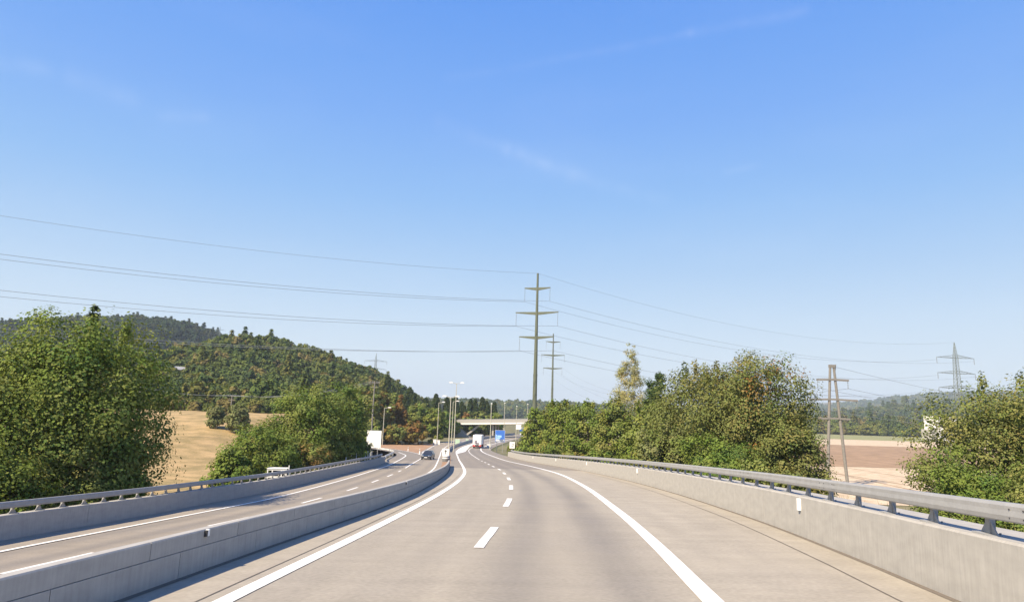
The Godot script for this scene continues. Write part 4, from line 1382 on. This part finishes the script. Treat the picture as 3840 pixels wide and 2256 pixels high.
func lamp_post(label: String, x: float, d: float, base: float, top: float, heads: int, turn := 0.0) -> void:
	var o := thing("lamp_post", label, "street lamp", p3(x, base, d), turn, "lamp posts along the motorway")
	var h := top - base
	var mb := MB.new()
	mb.tube(Vector3(0, -0.2, 0), Vector3(0, h * 0.5, 0), 0.13, 0.11, 10)
	mb.tube(Vector3(0, h * 0.5, 0), Vector3(0, h, 0), 0.1, 0.08, 10)
	obj("pole", mb, M.pole_steel, o)
	for k in heads:
		var s := 1.0 if k == 0 else -1.0
		var arm := MB.new()
		arm.tube(Vector3(0, h - 0.1, 0), Vector3(s * 1.1, h + 0.15, 0), 0.06, 0.05, 7)
		obj("arm", arm, M.pole_steel, o)
		var hd := MB.new()
		hd.box(Vector3(s * 1.45, h + 0.18, 0), Vector3(0.95, 0.2, 0.42))
		hd.box(Vector3(s * 1.45, h + 0.31, 0), Vector3(0.6, 0.1, 0.3))
		obj("lamp_head", hd, M.lamp, o)

func sign_board(called: String, label: String, cat: String, x0: float, x1: float, y0: float, y1: float, d: float, ground: float, m: Material, posts := 2) -> Node3D:
	var cx := (x0 + x1) / 2
	var o := thing(called, label, cat, p3(cx, ground, d))
	var w := x1 - x0
	var bd := MB.new()
	bd.box(Vector3(0, (y0 + y1) / 2 - ground, 0), Vector3(w, y1 - y0, 0.06))
	obj("board", bd, m, o)
	var rim := MB.new()
	for s in [-1, 1]:
		rim.box(Vector3(s * (w / 2 + 0.02), (y0 + y1) / 2 - ground, -0.01), Vector3(0.04, y1 - y0 + 0.08, 0.09))
		rim.box(Vector3(0, (y0 + y1) / 2 - ground + s * ((y1 - y0) / 2 + 0.02), -0.01), Vector3(w, 0.04, 0.09))
	obj("rim", rim, M.lamp, o)
	for k in posts:
		var ps := MB.new()
		var px := 0.0 if posts == 1 else lerpf(-0.3, 0.3, k) * w
		ps.tube(Vector3(px, -0.3, -0.1), Vector3(px, y1 - ground, -0.1), 0.06, 0.06, 8)
		obj("post", ps, M.steel, o)
	return o

func make_furniture() -> void:
	lamp_post("tallest twin-headed lamp post on the dividing strip", -13.0, 150, road_y(-13, 150), 5.2, 2)
	lamp_post("high lamp post on the dividing strip with its twin heads above the others", -13.6, 172, road_y(-13.6, 172), 9.2, 2)
	lamp_post("lamp post with a single long arm behind the twin-headed ones", -17.9, 216, road_y(-17, 216), 5.2, 1)
	lamp_post("lamp post at the edge of the bare soil by the white cabinet", -22.4, 215, -8.25, 4.7, 1)
	lamp_post("lamp post at the road edge beside the blue sign", -4.9, 190, road_y(-5, 190), 4.4, 1, PI / 2)
	lamp_post("lamp post at the road edge in front of the overpass pier", -1.4, 240, -8.3, 5.4, 1, PI / 2)
	lamp_post("thin lamp post at the road edge just before the overpass", 3.2, 262, -8.3, 4.6, 1, PI / 2)
	lamp_post("lamp post on the verge by the far end of the overpass", 7.2, 252, -8.3, 5.4, 1, PI / 2)
	lamp_post("short lamp post among the trees beyond the slip road", -36.4, 197, -8.3, 2.4, 1)
	# signs
	sign_board("sign_board", "large blank white board on posts beside the slip road", "sign", -26.0, -23.4, -4.9, -1.9, 125, ground_y(-24.7, 125), M.white)
	var bs := sign_board("blue_sign", "tall blue road sign with white panel on the verge", "sign", -3.4, -0.8, -5.7, -2.6, 183, ground_y(-2.1, 183), M.sign_blue)
	var gy := -5.7 - ground_y(-2.1, 183)
	var wp := MB.new()
	wp.box(Vector3(0, gy + 0.38, 0.045), Vector3(2.3, 0.62, 0.02))
	obj("white_panel", wp, M.white, bs)
	var ic := MB.new()
	ic.box(Vector3(-0.15, gy + 1.5, 0.045), Vector3(1.15, 0.55, 0.02))
	ic.box(Vector3(-0.35, gy + 1.0, 0.045), Vector3(0.9, 0.35, 0.02))
	ic.box(Vector3(-1.0, gy + 1.35, 0.045), Vector3(0.3, 1.2, 0.02))
	obj("pictogram", ic, M.sign_pale, bs)
	var ws := sign_board("white_sign", "small white road sign at the far end of the shoulder wall", "sign", 0.5, 1.65, -5.8, -4.4, 155, ground_y(1.0, 155), M.white, 1)
	var dg := MB.new()
	var wy := -5.1 - ground_y(1.0, 155)
	dg.box(Vector3(0.12, wy + 0.25, 0.045), Vector3(0.5, 0.1, 0.02)); dg.box(Vector3(0.22, wy, 0.045), Vector3(0.1, 0.5, 0.02), Basis(Vector3.BACK, -0.5)); dg.box(Vector3(0.05, wy - 0.25, 0.045), Vector3(0.55, 0.1, 0.02))
	obj("figure", dg, M.steel, ws)
	sign_board("white_sign", "white square sign hanging before the overpass", "sign", 0.6, 2.4, -3.4, -1.8, 236, -8.3, M.white, 1).position.x += 2.2
	var b2 := sign_board("blue_sign", "small blue and white sign on the bank under the overpass", "sign", 4.2, 5.9, -5.5, -3.1, 246, -8.3, M.sign_blue, 1)
	var lw := MB.new()
	lw.box(Vector3(0, 3.25, 0.045), Vector3(1.6, 0.8, 0.02))
	obj("white_panel", lw, M.white, b2)
	var ms := sign_board("lane_sign", "white lane sign standing on the nose of the dividing strip", "sign", -10.9, -9.8, -5.2, -4.15, 114, -6.2, M.white)
	var ar := MB.new()
	ar.box(Vector3(0.0, 1.5, 0.045), Vector3(0.1, 0.6, 0.02)); ar.box(Vector3(0.08, 1.72, 0.045), Vector3(0.1, 0.3, 0.02), Basis(Vector3.BACK, 0.6)); ar.box(Vector3(-0.08, 1.72, 0.045), Vector3(0.1, 0.3, 0.02), Basis(Vector3.BACK, -0.6))
	obj("arrow", ar, M.black, ms)
	# crash cushion
	var cc := thing("crash_cushion", "dark and white crash cushion at the nose of the dividing strip", "crash cushion", p3(-9.9, road_y(-9.9, 110) - 0.2, 110))
	var cb := MB.new()
	cb.tube(Vector3(0, 0, 0), Vector3(0, 0.9, 0), 0.55, 0.55, 14)
	cb.box(Vector3(0, 0.45, -1.2), Vector3(1.0, 0.85, 2.2))
	obj("body", cb, M.steel_dark, cc)
	for k in 2:
		var bd := MB.new()
		bd.tube(Vector3(0, 0.5 + k * 0.3, 0), Vector3(0, 0.66 + k * 0.3, 0), 0.565, 0.565, 14)
		obj("band", bd, M.white, cc)
	# cabinets
	for s in [[-15.9, 215.0, 1.4, 1.6, "pale green roadside cabinet on the dividing strip"], [-22.9, 213.0, 1.0, 1.4, "white roadside cabinet at the foot of a lamp post"], [-21.4, 210.0, 0.8, 1.3, "narrow white cabinet beside the bare soil"], [-5.6, 204.0, 1.2, 1.0, "white cabinet at the road edge behind the truck"], [-14.2, 238.0, 0.9, 0.8, "small green cabinet far along the dividing strip"]]:
		var cx := thing("cabinet", s[4], "cabinet", p3(s[0], -8.25, s[1]))
		var mb := MB.new()
		mb.box(Vector3(0, s[3] * 0.5, 0), Vector3(s[2], s[3], 0.6))
		obj("body", mb, M.plastic_green if s[4].contains("green") else M.white, cx)
		var rf := MB.new()
		rf.box(Vector3(0, s[3] + 0.05, 0), Vector3(s[2] + 0.12, 0.1, 0.72))
		obj("lid", rf, M.lamp, cx)
	# delineators on the walls
	var order := ["fifth", "fourth", "third", "second", "first"]
	for s in [18.1, 46.9, 70.4, 90.6, 113.0]:
		var nth: String = order.pop_front()
		var q := path_of(RIGHT_WALL, s, s + 0.5, road_y)
		var out: Vector3 = q[1][0]
		var o := thing("delineator", "white reflector plate on the sunlit wall, %s from its far end" % nth, "reflector", q[0][0] + Vector3.UP * 0.66, atan2(-out.x, -out.z), "reflectors on the sunlit wall")
		var pl := MB.new()
		pl.box(Vector3(0, 0.15, 0.035), Vector3(0.13, 0.3, 0.07))
		obj("plate", pl, M.white, o)
		var rf := MB.new()
		rf.box(Vector3(0, 0.2, 0.0725), Vector3(0.06, 0.12, 0.005))
		obj("reflector", rf, M.lamp, o)
	order = ["third", "second", "first"]
	for s in [11.85, 28.9, 52.0]:
		var nth: String = order.pop_front()
		var q := path_of(MEDIAN_WALL, s, s + 0.5, road_y)
		var out: Vector3 = q[1][0]
		var o := thing("delineator", "black and white reflector block on the dividing wall, %s from its far end" % nth, "reflector", q[0][0] + Vector3.UP * 0.545 - out * 0.01, atan2(out.x, out.z), "reflectors on the dividing wall")
		var pl := MB.new()
		pl.box(Vector3(0.03, 0.06, 0.02), Vector3(0.06, 0.11, 0.05))
		obj("plate", pl, M.white, o)
		var rf := MB.new()
		rf.box(Vector3(-0.025, 0.055, 0.018), Vector3(0.045, 0.1, 0.045))
		obj("holder", rf, M.black, o)
	# fence
	var fe := thing("wire_fence", "wire fence with pale posts behind the lower rail", "fence")
	var fp := []
	for k in 9:
		var d := 84.0 + k * 2.2
		var x := cv(LEFT_WALL, d) - 1.5 - 0.1 * absf(k - 4)
		fp.append(p3(x, ground_y(x, d), d))
		var mb := MB.new()
		mb.tube(fp[k] - Vector3(0, 0.3, 0), fp[k] + Vector3(0, 1.9 + 0.15 * (k % 3), 0), 0.06, 0.05, 7)
		obj("post", mb, M.lamp, fe)
	for hgt in [0.5, 0.95, 1.4, 1.8]:
		var mb := MB.new()
		for k in 8:
			mb.tube(fp[k] + Vector3(0, hgt, 0), fp[k + 1] + Vector3(0, hgt, 0), 0.008, 0.008, 4, false)
		obj("wire", mb, M.steel, fe)
	# stakes beside the slip road
	for s in [[-19.6, 152.0, "on the bare soil behind the fork tip"], [-18.9, 146.0, "at the tip of the fork"], [-24.0, 164.0, "farther round the slip road bend"]]:
		var st := thing("marker_post", "white marker post with black band " + s[2], "post", p3(s[0], far_y(s[0], s[1]), s[1]), 0, "marker posts by the slip road")
		var mb := MB.new()
		mb.box(Vector3(0, 0.5, 0), Vector3(0.14, 1.0, 0.1))
		obj("shaft", mb, M.white, st)
		var bk := MB.new()
		bk.box(Vector3(0, 0.8, 0), Vector3(0.15, 0.2, 0.11))
		obj("band", bk, M.black, st)

func loft(mb: MB, secs: Array) -> void:
	# secs: [z, half width bottom, y bottom, half width belt, y belt, half width top, y top]
	var rings := []
	for s in secs:
		var r := []
		for k in [[-s[1], s[2]], [-s[3], lerpf(s[2], s[4], 0.35)], [-s[3], s[4]], [-s[5], s[6]], [s[5], s[6]], [s[3], s[4]], [s[3], lerpf(s[2], s[4], 0.35)], [s[1], s[2]]]:
			r.append(Vector3(k[0], k[1], s[0]))
		rings.append(r)
	for k in rings.size() - 1:
		for q in 8:
			mb.quad(rings[k][q], rings[k + 1][q], rings[k + 1][(q + 1) % 8], rings[k][(q + 1) % 8])
	for e in [0, rings.size() - 1]:
		for q in range(1, 7):
			mb.tri(rings[e][0], rings[e][q], rings[e][q + 1])

func wheel(parent: Node, at: Vector3, r: float, w: float) -> void:
	var t := MB.new()
	t.tube(at - Vector3(w / 2, 0, 0), at + Vector3(w / 2, 0, 0), r, r, 18)
	var o := obj("wheel", t, M.tyre, parent)
	var h := MB.new()
	h.tube(at - Vector3(w / 2 + 0.01, 0, 0), at + Vector3(w / 2 + 0.01, 0, 0), r * 0.6, r * 0.6, 14)
	obj("rim", h, M.lamp, o)

func make_vehicles() -> void:
	# oncoming hatchback (front towards +z)
	var cp := p3(-13.8, far_y(-13.8, 118.5) + 0.012, 118.5)
	var car := thing("car", "dark blue hatchback coming towards us on the lower carriageway", "car", cp, -0.08)
	var bd := MB.new()
	loft(bd, [[-1.98, 0.7, 0.45, 0.76, 0.8, 0.7, 0.95], [-1.75, 0.8, 0.28, 0.87, 0.85, 0.8, 1.0], [-0.4, 0.84, 0.22, 0.89, 0.85, 0.82, 0.98], [0.9, 0.84, 0.22, 0.89, 0.82, 0.8, 0.96], [1.75, 0.78, 0.26, 0.85, 0.7, 0.72, 0.82], [2.02, 0.66, 0.34, 0.74, 0.55, 0.66, 0.68]])
	obj("body", bd, M.car_paint, car)
	var gl := MB.new()
	loft(gl, [[-1.85, 0.66, 0.95, 0.7, 1.0, 0.64, 1.06], [-1.45, 0.74, 0.96, 0.74, 1.05, 0.6, 1.42], [0.15, 0.76, 0.96, 0.76, 1.05, 0.6, 1.45], [1.05, 0.72, 0.94, 0.72, 0.96, 0.68, 0.99]])
	obj("windows", gl, M.window, car)
	var rf := MB.new()
	loft(rf, [[-1.55, 0.56, 1.41, 0.58, 1.43, 0.5, 1.46], [-0.6, 0.6, 1.43, 0.61, 1.47, 0.53, 1.51], [0.2, 0.58, 1.44, 0.59, 1.46, 0.52, 1.49]])
	obj("roof", rf, M.car_paint, car)
	for s in [-1, 1]:
		var hl := MB.new()
		hl.box(Vector3(s * 0.58, 0.66, 1.9), Vector3(0.36, 0.14, 0.16), Basis(Vector3.UP, s * 0.4))
		obj("headlight", hl, M.lamp, car)
		var mr := MB.new()
		mr.box(Vector3(s * 0.97, 0.98, 0.65), Vector3(0.18, 0.13, 0.1))
		obj("mirror", mr, M.car_paint, car)
		for z in [-1.25, 1.3]:
			wheel(car, Vector3(s * 0.78, 0.31, z), 0.31, 0.2)
	var np := MB.new()
	np.box(Vector3(0, 0.45, 2.03), Vector3(0.5, 0.11, 0.02))
	obj("number_plate", np, M.white, car)
	var gr := MB.new()
	gr.box(Vector3(0, 0.58, 1.99), Vector3(0.6, 0.1, 0.06))
	gr.box(Vector3(0, 0.33, 1.99), Vector3(0.95, 0.1, 0.08))
	obj("grille", gr, M.black, car)
	# box truck ahead, seen from behind
	var td := 195.0
	var tp := p3(-8.75, road_y(-8.75, td) + 0.012, td)
	var tr := thing("box_truck", "white box truck with red rear driving ahead", "truck", tp, -0.06)
	var bx := MB.new()
	bx.box(Vector3(0, 2.35, -2.6), Vector3(2.45, 2.7, 6.2))
	obj("box_body", bx, M.white, tr)
	for s in [-1, 1]:
		var dr := MB.new()
		dr.box(Vector3(s * 0.6, 2.35, 0.52), Vector3(1.16, 2.5, 0.04))
		obj("rear_door", dr, M.render_white, tr)
	var mk := MB.new()
	mk.box(Vector3(-0.35, 1.75, 0.55), Vector3(0.75, 1.0, 0.02))
	mk.box(Vector3(0.2, 1.35, 0.55), Vector3(0.9, 0.45, 0.02))
	obj("rear_print", mk, mat(lin(0.22, 0.2, 0.24), 0.5), tr)
	var ch := MB.new()
	ch.box(Vector3(0, 0.82, -3.2), Vector3(1.0, 0.3, 8.2))
	obj("chassis", ch, M.black, tr)
	var bp := MB.new()
	bp.box(Vector3(0, 0.75, 0.42), Vector3(2.4, 0.5, 0.12))
	obj("bumper", bp, M.red, tr)
	var wb := MB.new()
	wb.box(Vector3(0, 0.9, 0.49), Vector3(1.6, 0.12, 0.03))
	obj("bumper_stripe", wb, M.white, tr)
	var cab := MB.new()
	loft(cab, [[-5.75, 1.1, 0.6, 1.2, 1.6, 1.1, 2.7], [-7.2, 1.1, 0.6, 1.2, 1.6, 1.1, 2.6], [-7.6, 1.05, 0.55, 1.15, 1.4, 0.9, 1.7]])
	obj("cab", cab, M.red, tr)
	for s in [-1, 1]:
		for z in [-0.9, -1.9, -6.5]:
			wheel(tr, Vector3(s * 1.02, 0.48, z), 0.48, 0.35)
	# white framed cabin just behind the lower rail
	var hx := -21.6
	var hd := 64.5
	var hy := ground_y(hx, hd)
	var hh := -3.75 - hy
	var cn := thing("cabin", "small white framed cabin with dark openings behind the lower rail", "cabin", p3(hx, hy, hd), 0.12)
	var back := MB.new()
	back.box(Vector3(0, hh / 2, -0.45), Vector3(1.7, hh, 0.06))
	back.box(Vector3(0, hh - 0.9, 0), Vector3(1.66, 0.08, 0.9))
	obj("panel", back, M.window, cn)
	for k in [-0.84, -0.42, 0.42, 0.84]:
		var ps := MB.new()
		ps.box(Vector3(k, hh / 2, 0.45), Vector3(0.1, hh, 0.1))
		obj("post", ps, M.white, cn)
	for k in [hh - 0.05, hh - 0.72]:
		var bm := MB.new()
		bm.box(Vector3(0, k, 0.452), Vector3(1.8, 0.13, 0.12))
		obj("beam", bm, M.white, cn)
	var crf := MB.new()
	crf.box(Vector3(0, hh + 0.05, 0), Vector3(1.84, 0.06, 1.1))
	obj("roof", crf, M.white, cn)
	var rp := MB.new()
	rp.tube(Vector3(1.05, 0, 0.3), Vector3(1.05, hh + 0.35, 0.3), 0.05, 0.05, 7)
	obj("mast", rp, M.lamp, cn)

func make_buildings() -> void:
	var d := 480.0
	var b := thing("building", "white building with dark windows beyond the stubble field", "building", p3(309, land_y(309, d), d), 0.2)
	var h := 18.0
	var wl := MB.new()
	wl.box(Vector3(0, h / 2, 0), Vector3(16, h, 12))
	obj("wall", wl, M.render_white, b)
	var rf := MB.new()
	rf.box(Vector3(0, h + 0.2, 0), Vector3(16.6, 0.5, 12.6))
	obj("roof", rf, M.steel_dark, b)
	for fl in 4:
		for k in 2:
			var w := MB.new()
			w.box(Vector3(-4.6 + k * 6.4, 3.0 + fl * 4.0, 6.0), Vector3(1.3, 1.7, 0.12))
			obj("window", w, M.window, b)
	var ax := MB.new()
	ax.box(Vector3(-10.5, 4.2, 1), Vector3(5, 8.4, 9))
	obj("annexe", ax, M.concrete_cap, b)
	# house on the hill shoulder
	var hx := -148.5
	var hd := 300.0
	var ho := thing("house", "house with a pale roof edge on the wooded hill", "house", p3(hx, land_y(hx, hd) - 0.5, hd), 0.9)
	ho.scale = Vector3(0.8, 0.8, 0.8)
	var hw := MB.new()
	hw.box(Vector3(0, 1.6, 0), Vector3(6.4, 3.2, 5))
	obj("wall", hw, M.timber, ho)
	var hr := MB.new()
	hr.quad(Vector3(-3.6, 3.0, 3.0), Vector3(-3.6, 4.9, 0), Vector3(3.6, 4.9, 0), Vector3(3.6, 3.0, 3.0))
	hr.quad(Vector3(3.6, 3.0, -3.0), Vector3(3.6, 4.9, 0), Vector3(-3.6, 4.9, 0), Vector3(-3.6, 3.0, -3.0))
	hr.tri(Vector3(-3.2, 3.2, 2.5), Vector3(-3.2, 4.8, 0), Vector3(-3.2, 3.2, -2.5)); hr.tri(Vector3(3.2, 3.2, -2.5), Vector3(3.2, 4.8, 0), Vector3(3.2, 3.2, 2.5))
	obj("roof", hr, M.roof_grey, ho)
	for k in 3:
		var w := MB.new()
		w.box(Vector3(-2.0 + k * 2.0, 1.7, 2.5), Vector3(0.9, 1.2, 0.1))
		obj("window", w, M.window, ho)

func _ready() -> void:
	make_camera()
	make_sky()
	materials()
	make_land()
	make_fields()
	make_banks()
	make_roads()
	make_walls()
	make_overpass()
	make_buildings()
	make_woods()
	make_trees()
	make_grass()
	make_power_lines()
	make_furniture()
	make_vehicles()
